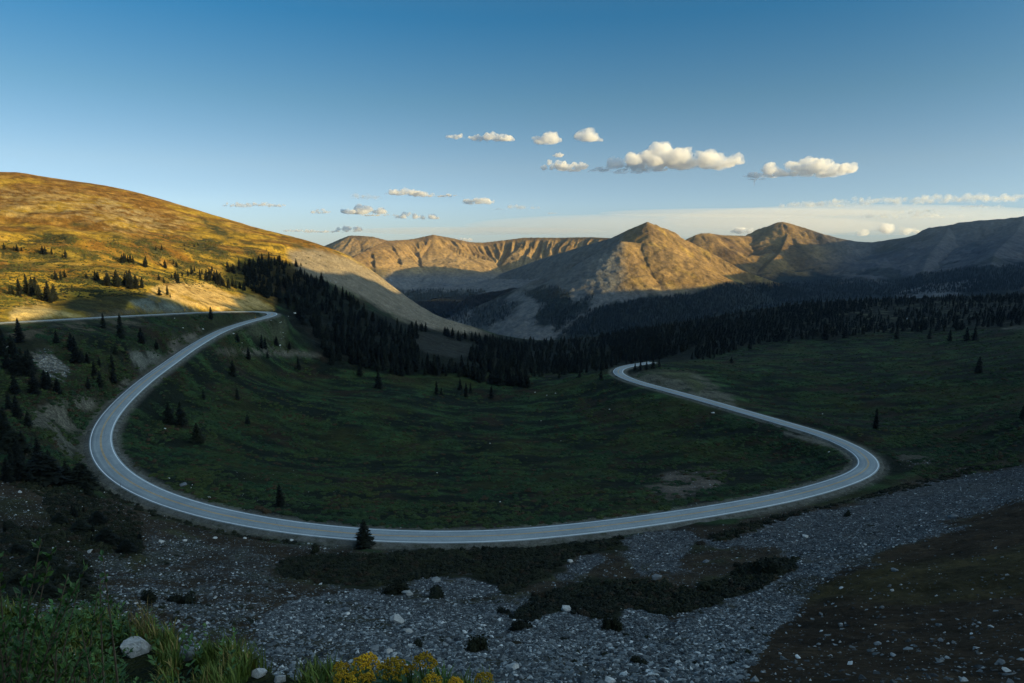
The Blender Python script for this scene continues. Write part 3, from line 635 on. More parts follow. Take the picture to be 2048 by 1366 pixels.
# ------------------------------------------------------------------ scatter helper (geometry nodes, for uncountable stuff only)
def proto_coll(name, objs):
    c = bpy.data.collections.new(name)
    for o in objs: c.objects.link(o)
    return c
def scatter(name, pts, scl, rot, coll, n_var, label=None):
    """one object whose points carry copies of the meshes in coll"""
    pts = np.asarray(pts, np.float32); n = len(pts)
    me = bpy.data.meshes.new(name); me.vertices.add(n); me.vertices.foreach_set('co', pts.ravel())
    scl = np.asarray(scl, np.float32)
    if scl.ndim == 1: scl = np.repeat(scl[:, None], 3, 1)
    a = me.attributes.new('scl', 'FLOAT_VECTOR', 'POINT'); a.data.foreach_set('vector', scl.ravel())
    a = me.attributes.new('rot', 'FLOAT_VECTOR', 'POINT'); a.data.foreach_set('vector', np.asarray(rot, np.float32).ravel())
    a = me.attributes.new('idx', 'INT', 'POINT'); a.data.foreach_set('value', RNG.integers(0, n_var, n).astype(np.int32))
    o = bpy.data.objects.new(name, me); COL.objects.link(o)
    g = bpy.data.node_groups.new('scatter', 'GeometryNodeTree')
    g.interface.new_socket('Geometry', in_out='INPUT', socket_type='NodeSocketGeometry'); g.interface.new_socket('Geometry', in_out='OUTPUT', socket_type='NodeSocketGeometry')
    gi = g.nodes.new('NodeGroupInput'); go = g.nodes.new('NodeGroupOutput'); ip = g.nodes.new('GeometryNodeInstanceOnPoints'); ci = g.nodes.new('GeometryNodeCollectionInfo')
    ci.inputs[0].default_value = coll; ci.inputs[1].default_value = True; ci.inputs[2].default_value = True
    def na(nm, ty):
        q = g.nodes.new('GeometryNodeInputNamedAttribute'); q.data_type = ty; q.inputs[0].default_value = nm; return q.outputs[0]
    g.links.new(gi.outputs[0], ip.inputs['Points']); g.links.new(ci.outputs[0], ip.inputs['Instance']); ip.inputs['Pick Instance'].default_value = True
    g.links.new(na('idx', 'INT'), ip.inputs['Instance Index']); g.links.new(na('scl', 'FLOAT_VECTOR'), ip.inputs['Scale']); g.links.new(na('rot', 'FLOAT_VECTOR'), ip.inputs['Rotation'])
    g.links.new(ip.outputs[0], go.inputs[0])
    md = o.modifiers.new('scatter', 'NODES'); md.node_group = g
    return tag(o, label, None, None, 'stuff')
def proto(name, me, *mats):
    o = bpy.data.objects.new(name, me)
    for m in mats: me.materials.append(m)
    return o

def mat_leaf(name, c1, c2, c3_=None, rough=.7, scale=.06, trans=False):
    """leaf colour that varies from plant to plant and place to place"""
    k = NT(name, rough, .25); oi = k.n('ShaderNodeObjectInfo'); geo = k.n('ShaderNodeNewGeometry')
    nz = k.noise(scale, 3, .6, geo.outputs['Position'])
    r = k.ramp(nz.outputs[0], [(.38, c1), (.62, c2)])
    r2 = k.ramp(oi.outputs['Random'], [(0, (.55, .6, .6)), (.7, (1.05, 1.05, 1)), (1, (1.6, 1.5, 1.3))])
    c = k.mix('MULTIPLY', 1, r.outputs[0], r2.outputs[0])
    if c3_:
        rr_ = k.ramp(oi.outputs['Random'], [(.86, (0, 0, 0)), (.9, (1, 1, 1))]); c = k.mix('MIX', rr_.outputs[0], c, c3_)
    k.base(c); return k.m
M_NEEDLE = mat_leaf('spruce_needles', (.0045, .008, .006), (.010, .014, .007), None, .8, .02)
M_BARK = mat_plain('bark', (.06, .045, .035), .9, .3, 6)
M_SCRUB = mat_leaf('willow_scrub', (.017, .050, .019), (.044, .062, .014), (.050, .032, .014), .8, .025)
M_BUSH = mat_leaf('low_bush', (.010, .014, .007), (.019, .023, .009), (.028, .021, .011), .8, .05)
M_GOLDSCRUB = mat_leaf('hill_scrub', (.032, .036, .012), (.085, .085, .016), (.09, .06, .016), .8, .02)
M_GRASS = mat_leaf('grass_blades', (.06, .12, .02), (.12, .15, .025), (.24, .19, .06), .6, .9)
M_HERB = mat_leaf('herb_leaves', (.04, .11, .035), (.07, .13, .03), None, .5, .9)

def spruce_mesh(name, H=1, Rr=.2, whorls=24, nb=12, tris=3, seed=0, gap=.05, pw=.8):
    rg = np.random.default_rng(seed); V = []; Fc = []
    def tri(*p):
        b = len(V); V.extend(p); Fc.append((b, b + 1, b + 2))
    for w in range(whorls):
        t = w / (whorls - 1); z = gap + (1 - gap) * (t ** .92)
        L = Rr * (1 - t) ** pw * (1 if t > .08 else .75) * rg.uniform(.8, 1.15) + .012
        for b in range(nb):
            a = rg.uniform(0, 6.283); l = L * rg.uniform(.55, 1.2); zz = z + rg.uniform(-.015, .015)
            d = np.array([math.cos(a), math.sin(a), 0]); s = np.array([-d[1], d[0], 0]); up = rg.uniform(-.35, -.05)
            tip = d * l + np.array([0, 0, zz + up * l]); root = np.array([0, 0, zz + .02])
            wd = l * rg.uniform(.22, .38)
            mid = (root * .45 + tip * .55)
            for q in range(tris):
                f = (q + 1) / tris
                m_ = root * (1 - f * .8) + tip * f * .8
                sgn = 1 if q % 2 else -1
                tri(root * (1 - f * .5) + tip * f * .5, m_ + s * wd * sgn + np.array([0, 0, -.03 * rg.random()]), tip if q == 0 else m_ + d * l * .35)
            tri(root, mid + np.array([0, 0, -.05 * l - .012]), tip)
    # dense dark heart
    nseg = 7
    for kz in range(6):
        z0 = gap + kz * .15; r0 = Rr * .5 * (1 - kz / 6.2)
        for i in range(nseg):
            a0 = i / nseg * 6.283; a1 = (i + 1) / nseg * 6.283; j = rg.uniform(.8, 1.2)
            tri(np.array([math.cos(a0) * r0 * j, math.sin(a0) * r0 * j, z0]), np.array([math.cos(a1) * r0 * j, math.sin(a1) * r0 * j, z0]), np.array([0, 0, z0 + .26]))
    Vc = np.array(V) * H
    cm = np_mesh(name + '_crown', Vc, np.array(Fc), False)
    n = 6; tv = []; tf = []
    for i, (z, r) in enumerate([(-.06, .022), (.1, .017), (.55, .009), (.97, .002)]):
        for k in range(n): a = k / n * 6.283; tv.append((math.cos(a) * r, math.sin(a) * r, z))
    for i in range(3):
        for k in range(n): tf.append((i * n + k, i * n + (k + 1) % n, (i + 1) * n + (k + 1) % n, (i + 1) * n + k))
    tm = np_mesh(name + '_trunk', np.array(tv) * H, np.array(tf))
    return cm, tm
SPR = [spruce_mesh('spruce', 1, r, w, 13, 3, s, g) for r, w, s, g in [(.19, 28, 1, .04), (.24, 26, 2, .03), (.30, 24, 3, .03), (.42, 22, 4, .02)]] + [spruce_mesh('spruce', 1, .78, 16, 26, 4, 5, .0, .62)]
for cm, tm in SPR: cm.materials.append(M_NEEDLE); tm.materials.append(M_BARK)
def join_tree(name, cm, tm):
    bm = bmesh.new(); bm.from_mesh(cm); n0 = len(bm.faces); bm.from_mesh(tm); bm.faces.ensure_lookup_table()
    for f in bm.faces[n0:]: f.material_index = 1
    me = bpy.data.meshes.new(name); bm.to_mesh(me); bm.free(); me.materials.append(M_NEEDLE); me.materials.append(M_BARK); return me
SPRJ = [join_tree('spruce_tree', *q) for q in SPR]
LOW = [spruce_mesh('far_spruce', 1, r, 11, 6, 1, s, .03)[0] for r, s in ((.17, 11), (.21, 12), (.24, 13))]
LOWC = proto_coll('far_spruces', [proto('far_spruce', m, M_NEEDLE) for m in LOW])
MIDC = proto_coll('mid_spruces', [bpy.data.objects.new('mid_spruce', m) for m in SPRJ[:3]])

# ------------------------------------------------------------------ trees: (u, v of the foot, height in px, kind, label or None)
TREES = []
def T(u, v, h, kind, label=None, grp=None): TREES.append((u, v, h, kind, label, grp))
T(728, 1094, 56, 3, 'broad dark spruce alone in front of the road at the bottom of its curve')
for a in [(524, 697, 27, 0, 'tall narrow spruce, left of a close pair on the pale bank below the hairpin'), (531, 698, 23, 0, 'shorter right-hand spruce of the close pair on the pale bank below the hairpin'), (475, 684, 19, 2, 'small spruce at the edge of the gravel verge just below the road near the hairpin'),
          (553, 691, 19, 2, 'spruce standing right of the close pair on the pale bank below the hairpin'), (579, 698, 15, 2, 'low spruce farthest right on the pale bank below the hairpin'), (497, 719, 24, 1, 'spruce among pale rocks on the earth track below the hairpin'), (535, 717, 14, 2, 'small spruce on the earth track below the close pair of spruces'),
          (597, 740, 26, 1, 'dark spruce in the green scrub just under the earth track'), (664, 730, 36, 0, 'tall spruce where the earth track runs into the dense stand'), (466, 752, 32, 2, 'broad spruce in the scrub beside the straight stretch of road'), (757, 777, 34, 2, 'large spruce standing out in front of the dense stand onto the meadow'), (720, 752, 30, 1, 'spruce at the lower edge of the dense stand left of the big outlying spruce'),
          (873, 789, 26, 0, 'leftmost of the few spruces standing out in the middle of the meadow'), (883, 790, 15, 1, 'small spruce close against the leftmost spruce of the mid meadow'), (920, 779, 22, 1, 'spruce behind the trio in the middle of the meadow'), (932, 794, 28, 0, 'tallest spruce of the trio in the middle of the meadow'), (941, 786, 20, 0, 'slim spruce right of the tallest one in the mid meadow trio'),
          (983, 796, 25, 1, 'rounded spruce alone at the right end of the mid meadow trees'), (961, 766, 8, 2, 'tiny spruce above the mid meadow trees'), (1119, 755, 13, 2, 'small spruce at the bright green end of the meadow'), (1159, 755, 15, 2, 'small spruce right of the bright green end of the meadow'), (1270, 741, 15, 1, 'spruce standing where the far end of the road disappears'), (1281, 740, 19, 0, 'slim spruce right of the point where the road disappears'), (1293, 739, 17, 1, 'spruce second right of the point where the road disappears'), (1306, 737, 18, 2, 'broad spruce at the edge of the wood above the mound'), (1318, 734, 16, 1, 'spruce furthest right along the edge of the wood above the mound'), (1202, 759, 18, 2, 'spruce left of the small far bend of the road'),
          (39, 684, 46, 1, 'spruce whose top covers the upper road near its left end'), (113, 687, 27, 1, 'spruce below the upper road on the pale gravel slope'), (207, 655, 28, 1, 'left spruce of the pair covering the upper road'), (242, 677, 48, 0, 'tall right spruce of the pair that covers the upper road'), (283, 687, 31, 2, 'broad spruce in the scrub between the two legs of the road'), (152, 726, 52, 1, 'tall spruce right of the pale rock outcrop'),
          (143, 702, 36, 2, 'spruce behind the tall one by the pale rock outcrop'), (98, 773, 30, 1, 'spruce right below the pale rock outcrop'), (35, 750, 62, 1, 'tall dark spruce left of the pale rock outcrop'), (14, 738, 46, 1, 'spruce at the picture edge left of the tall dark one'), (312, 697, 14, 2, 'small spruce above the striped cut bank'), (422, 638, 24, 1, 'single spruce poking up in front of the upper road near the hairpin'),
          (12, 888, 74, 1, 'tall spruce left of the gravel cut beside the bend'), (79, 944, 66, 1, 'tall spruce below the gravel cut beside the bend'), (133, 964, 44, 2, 'broad spruce between the gravel cut and the bend of the road'), (40, 960, 60, 2, 'broad spruce on the slope above the grey rocks'), (115, 786, 30, 2, 'low spruce just above the gravel cut'),
          (338, 846, 42, 2, 'left spruce of a dark pair in the scrub inside the bend'), (362, 850, 46, 2, 'right spruce of a dark pair in the scrub inside the bend'), (395, 886, 40, 3, 'wide low spruce inside the bend'), (475, 799, 23, 1, 'spruce alone on the green scrub slope inside the bend'), (407, 799, 20, 1, 'small spruce near the road on the scrub slope inside the bend'), (560, 1012, 44, 1, 'slim dark spruce inside the curve, not far above the road'), (495, 848, 20, 2, 'low spruce in the middle of the scrub slope'),
          (1957, 746, 32, 2, 'broad spruce alone on the meadow to the right'), (1933, 681, 26, 1, 'left spruce of a pair at the top of the meadow to the right'), (1949, 681, 27, 1, 'right spruce of a pair at the top of the meadow to the right'), (1899, 682, 22, 1, 'spruce just left of the pair at the top of the right meadow'), (1859, 678, 20, 1, 'small spruce at the upper edge of the right meadow'), (1793, 678, 24, 1, 'spruce at the upper edge of the right meadow where the wood ends'),
          (1652, 680, 30, 1, 'spruce at the corner of the wood above the right meadow'), (1690, 676, 26, 1, 'spruce in front of the wood above the right meadow'), (1751, 857, 40, 0, 'thin dark spruce behind the right hand bend of the road'), (2044, 840, 28, 1, 'spruce at the picture edge on the right meadow'), (1463, 726, 13, 2, 'small spruce at the top of the slope behind the mound'), (1500, 698, 20, 1, 'spruce at the lower edge of the wood behind the mound'),
          (160, 1064, 27, 4, 'bushy spruce, leftmost of three on the stony slope under the bend'), (212, 1086, 31, 4, 'bushy spruce, middle one of three on the stony slope under the bend'), (252, 1104, 26, 4, 'bushy spruce, lowest of three on the stony slope under the bend'), (118, 1046, 22, 4, 'low bushy spruce beside the small grey rock field'), (80, 1128, 37, 4, 'wide bushy spruce behind the willow leaves'), (148, 1178, 31, 4, 'bushy spruce just beyond the edge of the grass')]: T(*a)
def in_poly(u, v, P):
    ins = False
    for (x1, y1), (x2, y2) in zip(P, P[1:] + P[:1]):
        if (y1 > v) != (y2 > v) and u < (x2 - x1) * (v - y1) / (y2 - y1) + x1: ins = not ins
    return ins
def fill(s, n, hm, kinds, label, grp, spread=.3, seed=0):
    P = poly(s); rg = np.random.default_rng(seed); lo = np.min(P, 0); hi = np.max(P, 0); c = 0; tries = 0
    while c < n and tries < n * 30:
        tries += 1; u = rg.uniform(lo[0], hi[0]); v = rg.uniform(lo[1], hi[1])
        if in_poly(u, v, P): TREES.append((u, v, -hm * rg.uniform(1 - spread, 1 + spread), int(rg.choice(kinds)), label, grp)); c += 1
fill('462 545;500 528;560 530;610 548;650 568;700 600;745 640;800 652;838 668;838 700;800 725;740 715;680 700;650 690;610 655;585 625;560 606;510 590', 430, 9.5, (0, 1, 1, 2), 'dark spruce in the dense stand on the slope right of the hairpin', 'spruces of the dense stand right of the hairpin', .35, 1)
fill('640 690;740 712;830 700;845 730;950 740;1050 745;1060 775;980 770;900 752;800 752;720 735;650 715', 210, 10, (0, 1, 1, 2), 'dark spruce at the foot of the dense stand along the top of the meadow', 'spruces along the top of the meadow', .35, 2)
fill('828 658;870 664;915 676;1000 686;1060 700;1060 740;1000 750;950 738;940 718;948 692;880 670;830 664', 150, 10.5, (0, 1, 1), 'dark spruce around the pale rock slide at the end of the hill spur', 'spruces around the pale rock slide', .3, 3)
fill('0 790;40 800;60 850;40 900;100 930;150 960;200 990;160 1010;80 980;0 960', 18, 6, (1, 2, 4), 'dark spruce among the scrub on the slope left of the bend', 'spruces left of the bend', .4, 4)
fill('90 1020;200 1020;280 1060;280 1110;220 1110;120 1080', 12, 2.3, (4,), 'low bushy spruce on the stony slope under the bend', 'bushy spruces under the bend', .35, 5)
fill('0 1020;80 1060;140 1130;180 1190;60 1200;0 1180', 12, 2.0, (4,), 'low bushy spruce between the small grey rock field and the grass', 'bushy spruces above the grass', .35, 6)
fill('0 690;60 700;70 760;110 780;30 800;0 790', 12, 8, (1, 2), 'dark spruce left of the pale rock outcrop', 'spruces by the pale rock outcrop', .3, 7)
fill('190 690;300 680;330 700;280 730;230 790;180 800;140 740', 14, 6, (1, 2), 'dark spruce in the scrub between the two legs of the road', 'spruces between the legs of the road', .4, 8)
for s, n, h in [('960 672;1040 685;1100 684;1200 672;1300 652;1330 690;1280 728;1200 742;1120 752;1040 755;1000 720', 700, 7.5), ('1200 674;1324 652;1490 624;1614 606;1780 598;1900 594;2048 590;2048 606;1900 604;1760 612;1640 640;1500 665;1400 690;1340 715;1260 726;1220 700', 1900, 6.8),
                ('1400 690;1500 660;1620 640;1760 640;1900 640;2048 625;2048 650;1900 662;1750 668;1650 676;1500 692;1420 718;1380 722', 760, 6.2), ('1620 610;1800 600;2048 595;2048 640;1800 640;1640 640', 420, 6.2)]:
    fill(s, n, h, (0, 1, 1, 2), None, 'wood', .3, int(n))
def lit(u, v, n, w, h, seed):
    rg = np.random.default_rng(seed)
    for i in range(n): TREES.append((u + rg.normal() * w, v + rg.normal() * w * .28, -h * rg.uniform(.6, 1.3), int(rg.choice((0, 1, 2))), 'small sunlit spruce on the golden hillside', 'spruces scattered on the golden hillside'))
for i, a in enumerate([(30, 503, 5, 8, 6), (88, 510, 7, 9, 6), (130, 516, 3, 6, 5), (255, 525, 7, 9, 7), (292, 533, 3, 4, 8), (340, 535, 4, 8, 7), (395, 547, 7, 14, 7), (425, 560, 11, 14, 9), (440, 570, 7, 10, 9), (245, 568, 9, 10, 10), (270, 575, 5, 8, 9), (220, 570, 4, 6, 9), (65, 588, 8, 12, 10), (95, 600, 8, 9, 10), (25, 590, 3, 10, 9), (120, 560, 4, 8, 8), (345, 560, 7, 22, 7), (460, 575, 5, 8, 9), (478, 580, 3, 6, 10), (320, 500, 2, 5, 5), (370, 497, 5, 18, 4), (190, 560, 3, 12, 7), (480, 540, 8, 18, 7), (550, 527, 9, 16, 7), (590, 533, 5, 12, 7), (330, 590, 3, 10, 6)]): lit(*a, 50 + i)

PLACED = []
for (u, v, h, kind, label, grp) in TREES:
    loc, nor, ob = hit(u, v)
    if loc is None or loc.y > 1500: continue
    if h < 0: H = -h
    else: H = h / F * (loc.y * CP - loc.z * SP) * 1.04
    d, _ = road_dist(np.array([loc.x]), np.array([loc.y]))
    if d[0] < (4.7 if h > 0 else 7): continue
    PLACED.append((H / loc.y, loc.copy(), H, kind, label, grp, h > 0))
PLACED.sort(key=lambda q: (not q[6], -q[0]))
IND = [q for q in PLACED if q[5] != 'wood'][:296]; 
ids = set(id(q) for q in IND); REST = [q for q in PLACED if id(q) not in ids]
RT = random.Random(5)
for k, (s, loc, H, kind, label, grp, own) in enumerate(IND):
    sc = (H * RT.uniform(.95, 1.05), H * RT.uniform(.95, 1.05), H)
    if H / loc.y * F > 26 or own:
        r = empty('spruce_tree', loc, RT.uniform(0, 6.28)); r.scale = sc
        cm, tm = SPR[kind]
        for nm, m in (('crown', cm), ('trunk', tm)):
            c = bpy.data.objects.new(nm, m); COL.objects.link(c); c.parent = r
    else:
        r = bpy.data.objects.new('spruce_tree', SPRJ[kind]); COL.objects.link(r); r.location = loc; r.rotation_euler = (0, 0, RT.uniform(0, 6.28)); r.scale = sc
    tag(r, label, 'tree', grp)
print('trees', len(IND), len(REST), time.time() - T0)
n = len(REST)
scatter('forest', [q[1] for q in REST], [q[2] for q in REST], np.stack([np.zeros(n), np.zeros(n), RNG.uniform(0, 6.28, n)], 1), MIDC, 3, 'dark spruce wood filling the valley beyond the meadow')
# woods on the far slopes
FP = []
for s, n in [('1120 668;1180 620;1260 602;1320 594;1400 587;1450 567;1520 568;1650 560;1700 560;1800 562;1850 545;1950 535;2048 530;2048 580;1800 590;1600 605;1490 622;1300 655;1200 672', 6500), ('790 582;860 578;960 580;1000 590;940 605;935 655;900 640;840 612;800 590', 1300), ('935 612;990 600;1040 606;1010 640;975 655;940 655', 350), ('1040 585;1110 570;1150 600;1120 645;1060 650;1085 610', 250), ('1100 640;1160 600;1190 590;1150 640;1110 665', 200), ('1900 560;2048 545;2048 575;1900 585', 300)]:
    P = poly(s); lo = np.min(P, 0); hi = np.max(P, 0); c = 0
    for _ in range(n * 6):
        u = RNG.uniform(lo[0], hi[0]); v = RNG.uniform(lo[1], hi[1])
        if not in_poly(u, v, P): continue
        loc, nor, ob = hit(u, v)
        if loc is None or loc.y < 1500: continue
        ci = ob.data
        FP.append(loc); c += 1
        if c >= n: break
n = len(FP); fs = RNG.uniform(9, 17, n)
scatter('distant_forest', FP, np.stack([fs * 1.25, fs * 1.25, fs], 1), np.stack([np.zeros(n), np.zeros(n), RNG.uniform(0, 6.28, n)], 1), LOWC, 3, 'blue-black conifer forest on the lower slopes of the far mountains')
print('far forest', n, time.time() - T0)

# ------------------------------------------------------------------ rocks
def rock_mesh(name, seed, n=16, flat=.7):
    rg = np.random.default_rng(seed); bm = bmesh.new()
    for i in range(n):
        p = rg.normal(size=3); p /= np.linalg.norm(p); p *= rg.uniform(.7, 1.0); bm.verts.new((p[0] * .5, p[1] * .5 * rg.uniform(.75, 1), p[2] * .5 * flat))
    r = bmesh.ops.convex_hull(bm, input=bm.verts)
    for v in [v for v in bm.verts if not v.link_faces]: bm.verts.remove(v)
    me = bpy.data.meshes.new(name); bm.to_mesh(me); bm.free(); return me
def mat_rock(name, c, var):
    k = NT(name, .85, .25); oi = k.n('ShaderNodeObjectInfo'); tc = k.n('ShaderNodeTexCoord')
    r = k.ramp(oi.outputs['Random'], var); nz = k.noise(5, 6, .7, tc.outputs['Object'])
    r2 = k.ramp(nz.outputs[0], [(.3, (.6, .6, .6)), (.7, (1.3, 1.3, 1.3))])
    k.base(k.mix('MULTIPLY', 1, r.outputs[0], r2.outputs[0])); k.bump(nz.outputs[0], .5, .08); return k.m
M_STONE = mat_rock('scree_stone', None, [(0, (.03, .035, .04)), (.45, (.09, .105, .11)), (.8, (.19, .215, .225)), (.94, (.36, .39, .395)), (1, (.66, .68, .67))])
M_STONEB = mat_rock('boulder_stone', None, [(0, (.20, .235, .25)), (.5, (.30, .31, .30)), (1, (.45, .45, .43))])
M_PALE = mat_rock('pale_rock', None, [(0, (.45, .45, .43)), (1, (.62, .62, .60))])
STC = proto_coll('stones', [proto('stone', rock_mesh('stone', 20 + i, 12 + i % 3 * 3, .45 + .1 * (i % 4)), M_STONE) for i in range(8)])
fvert = FQ0 = None
def ground_val(u, v):
    d = Vector(ray(u, v)).normalized(); ok, loc, nor, idx, ob, _ = SC.ray_cast(DG, Vector((0, 0, 0)), d)
    if not ok or ob.name != 'ground': return None
    vi = ground.data.polygons[idx].vertices[0]
    return loc, nor, vi
P_, S_, R_ = [], [], []
def stones(box_, n, smin, smax, thr, dens=None, pw=2.2):
    u0, v0, u1, v1 = box_
    for _ in range(n):
        u = RNG.uniform(u0, u1); v = RNG.uniform(v0, v1); g = ground_val(u, v)
        if g is None: continue
        loc, nor, vi = g
        st = ST[vi]
        if RNG.random() > (st if thr else 1) or loc.y < 14: continue
        if RD[vi] < 6.5: continue
        s = smin + (smax - smin) * RNG.random() ** pw
        P_.append((loc.x, loc.y, loc.z - s * .08)); S_.append((s * RNG.uniform(.7, 1.5), s * RNG.uniform(.7, 1.2), s * RNG.uniform(.6, 1.1)))
        R_.append((RNG.normal() * .35, RNG.normal() * .35, RNG.uniform(0, 6.28)))
stones((0, 920, 2048, 1366), 400000, .15, .85, True, pw=3.6)
stones((1480, 1000, 2048, 1366), 1300, .06, .24, False, pw=3)
stones((0, 940, 700, 1300), 7500, .14, .6, False, pw=3)
stones((50, 690, 150, 770), 1500, .35, 1.5, True)
stones((1250, 740, 1480, 815), 900, .3, 1.0, True)
stones((560, 480, 1000, 720), 7000, .5, 2.4, True, pw=3)
stones((0, 370, 480, 475), 7000, .5, 2.2, True, pw=3)
scatter('gravel', P_, S_, R_, STC, 8, 'loose grey broken stones of the scree slope')
print('stones', len(P_), time.time() - T0)
BOULD = [(520, 1352, 44, 'P', 'pale flat stone at the bottom edge between the grass and the yellow flowers'), (560, 1362, 34, 'P', 'smaller pale stone at the bottom edge left of the yellow flowers'), (600, 1350, 22, 'S', 'small grey stone at the bottom edge just left of the yellow flowers'), (795, 1243, 34, 'B', 'large blue-grey boulder in the middle of the scree'), (815, 1191, 28, 'B', 'blue-grey boulder at the upper edge of the scree below the dark bushes'), (872, 1163, 24, 'B', 'pale blue boulder near the top of the scree'), (693, 1222, 22, 'S', 'angular grey boulder, upper one of a pair left in the scree'), (694, 1229, 16, 'P', 'pale stone just under the angular grey boulder'),
         (680, 1262, 14, 'P', 'flat white stone left of the large blue-grey boulder'), (628, 1277, 20, 'S', 'flat slate-blue slab at the edge of the grass'), (600, 1268, 13, 'P', 'pale stone just above the slate-blue slab'), (583, 1195, 18, 'S', 'grey block left end of the scree under the dark bushes'), (642, 1169, 11, 'P', 'white stone at the lower edge of the long dark bush'),
         (748, 1300, 26, 'S', 'grey boulder just behind the tallest grass'), (777, 1306, 24, 'B', 'wedge shaped boulder just behind the yellow flowers'), (730, 1270, 22, 'B', 'blue-grey flat boulder left of the dark hollow'), (815, 1266, 26, 'B', 'blue-grey slab below the large boulder'), (896, 1282, 20, 'S', 'blue-grey boulder left of the round bush'), (985, 1236, 26, 'S', 'grey flat rock right above the round bush'),
         (1026, 1338, 34, 'P', 'pale jagged rock low in the scree right of the yellow flowers'), (1218, 1364, 30, 'P', 'pale rock at the bottom edge of the scree'), (1133, 1221, 30, 'P', 'big pale two-topped boulder among the dark bushes'), (1137, 1331, 20, 'S', 'slanted grey slab in the lower scree'), (1240, 1220, 12, 'P', 'small white stone at the lower edge of the bush band'), (1292, 1238, 10, 'P', 'tiny white stone under the bush band'), (1140, 1124, 18, 'P', 'pale slab in the gap between the bushes'),
         (1312, 1158, 26, 'S', 'grey boulder at the lower corner of the upper scree patch'), (1412, 1125, 16, 'S', 'grey boulder in the upper scree patch'), (1609, 1074, 17, 'P', 'white flat stone in the upper right scree'), (1730, 1090, 10, 'P', 'small white stone near the edge of the brown slope'), (1790, 1143, 18, 'S', 'grey rock on the edge between scree and brown slope'), (1785, 1182, 12, 'P', 'pale stone on the brown slope near the scree'), (1764, 1217, 16, 'S', 'dark grey slab on the brown slope'),
         (1882, 1282, 14, 'S', 'grey slab lying beside a white stone on the brown slope'), (1896, 1288, 9, 'P', 'small bright white stone low on the brown slope'), (1930, 1255, 10, 'S', 'grey stone in the middle of the brown slope'), (1662, 1312, 9, 'P', 'pale stone at the lower left of the brown slope'), (2040, 1230, 10, 'S', 'stone at the picture edge on the brown slope'), (1968, 1000, 14, 'S', 'grey boulder at the top of the scree near the right edge'), (1905, 1035, 20, 'S', 'blue-grey slab at the top edge of the brown slope'),
         (322, 1084, 16, 'P', 'pale rounded rock on the stony ground under the road'), (370, 1082, 12, 'P', 'pale rock right of the rounded one under the road'), (430, 1077, 11, 'P', 'white rock close under the road'), (490, 1077, 9, 'P', 'white rock beside the road edge right of the others'), (583, 1081, 10, 'P', 'white rock just below the road left of the lone spruce'), (617, 1088, 8, 'P', 'white stone below the road near the lone spruce'), (650, 1098, 7, 'P', 'small white stone left of the lone spruce'),
         (210, 1186, 14, 'P', 'bright blue-white rock on the stony slope above the grass'), (180, 1104, 16, 'P', 'pale rock between the bushy spruces'), (272, 1208, 12, 'P', 'pale green-white rock just above the grass'), (425, 1178, 14, 'S', 'flat pale grey rock in the stony ground'), (47, 1158, 12, 'P', 'round pale stone behind the willow leaves'), (40, 985, 12, 'P', 'pale rock in the small grey rock field'),
         (366, 972, 20, 'S', 'grey boulder inside the bend behind the marker post'), (418, 996, 9, 'P', 'white stone on the inner verge of the bend'), (338, 957, 6, 'P', 'tiny white stone on the inner verge of the bend'), (330, 858, 7, 'P', 'pale stone in the scrub inside the bend beside the dark pair of spruces'), (209, 985, 4, 'P', 'tiny white stone outside the bend'),
         (1070, 785, 4, 'P', 'white boulder, leftmost of the few far out on the meadow'), (1094, 791, 4, 'P', 'white boulder, lowest of the few far out on the meadow'), (1097, 783, 3, 'P', 'white boulder, highest of the few far out on the meadow'), (1111, 787, 4.5, 'P', 'white boulder, rightmost of the few far out on the meadow'), (1219, 819, 4, 'P', 'white stone alone on the meadow below the far bend'), (1082, 842, 3.5, 'P', 'white stone in the middle of the meadow'), (1122, 882, 3.5, 'P', 'white stone on the olive part of the meadow'),
         (980, 887, 4, 'P', 'pale stone in the scrub in the middle of the meadow'), (874, 946, 4, 'P', 'white stone in the lower meadow left of the stream'), (1000, 1004, 5, 'P', 'pale rock by the little stream gully above the road'), (1425, 827, 10, 'P', 'white rock under the road opposite the mound'), (1658, 905, 7, 'P', 'white rock inside the right hand bend'), (1645, 828, 3.5, 'P', 'white stone behind the road near the right hand bend'),
         (590, 627, 7, 'P', 'white boulder in the trees right of the hairpin'), (577, 633, 3, 'P', 'small white stone below the white boulder right of the hairpin'), (542, 641, 3, 'P', 'white stone on the slope under the hairpin'), (467, 668, 5, 'P', 'white stone beside the spruce under the hairpin'), (484, 686, 3, 'P', 'white stone on the pale bank under the hairpin'), (349, 637, 4, 'P', 'white stone just under the upper road'), (366, 656, 3.5, 'P', 'white stone in the scrub between the legs of the road'), (406, 659, 5, 'P', 'pale rock on the inner verge above the lower leg of the road'), (203, 651, 4, 'P', 'white stone by the pair of spruces under the upper road'), (16, 695, 10, 'P', 'pale slab left of the rock outcrop'), (1815, 638, 6, 'P', 'white rock in the wood above the right meadow'), (174, 770, 5, 'P', 'pale stone below the dark scrub left of the road')]
RKM = {'S': [rock_mesh('boulder', 60 + i, 22, .6) for i in range(4)], 'B': [rock_mesh('boulder', 70 + i, 26, .55) for i in range(4)], 'P': [rock_mesh('boulder', 80 + i, 20, .6) for i in range(4)]}
for kx, ms in RKM.items():
    for m in ms: m.materials.append({'S': mat_rock('grey_boulder', None, [(0, (.13, .145, .155)), (1, (.22, .24, .25))]) if m is ms[0] else ms[0].materials[0], 'B': M_STONEB, 'P': M_PALE}[kx])
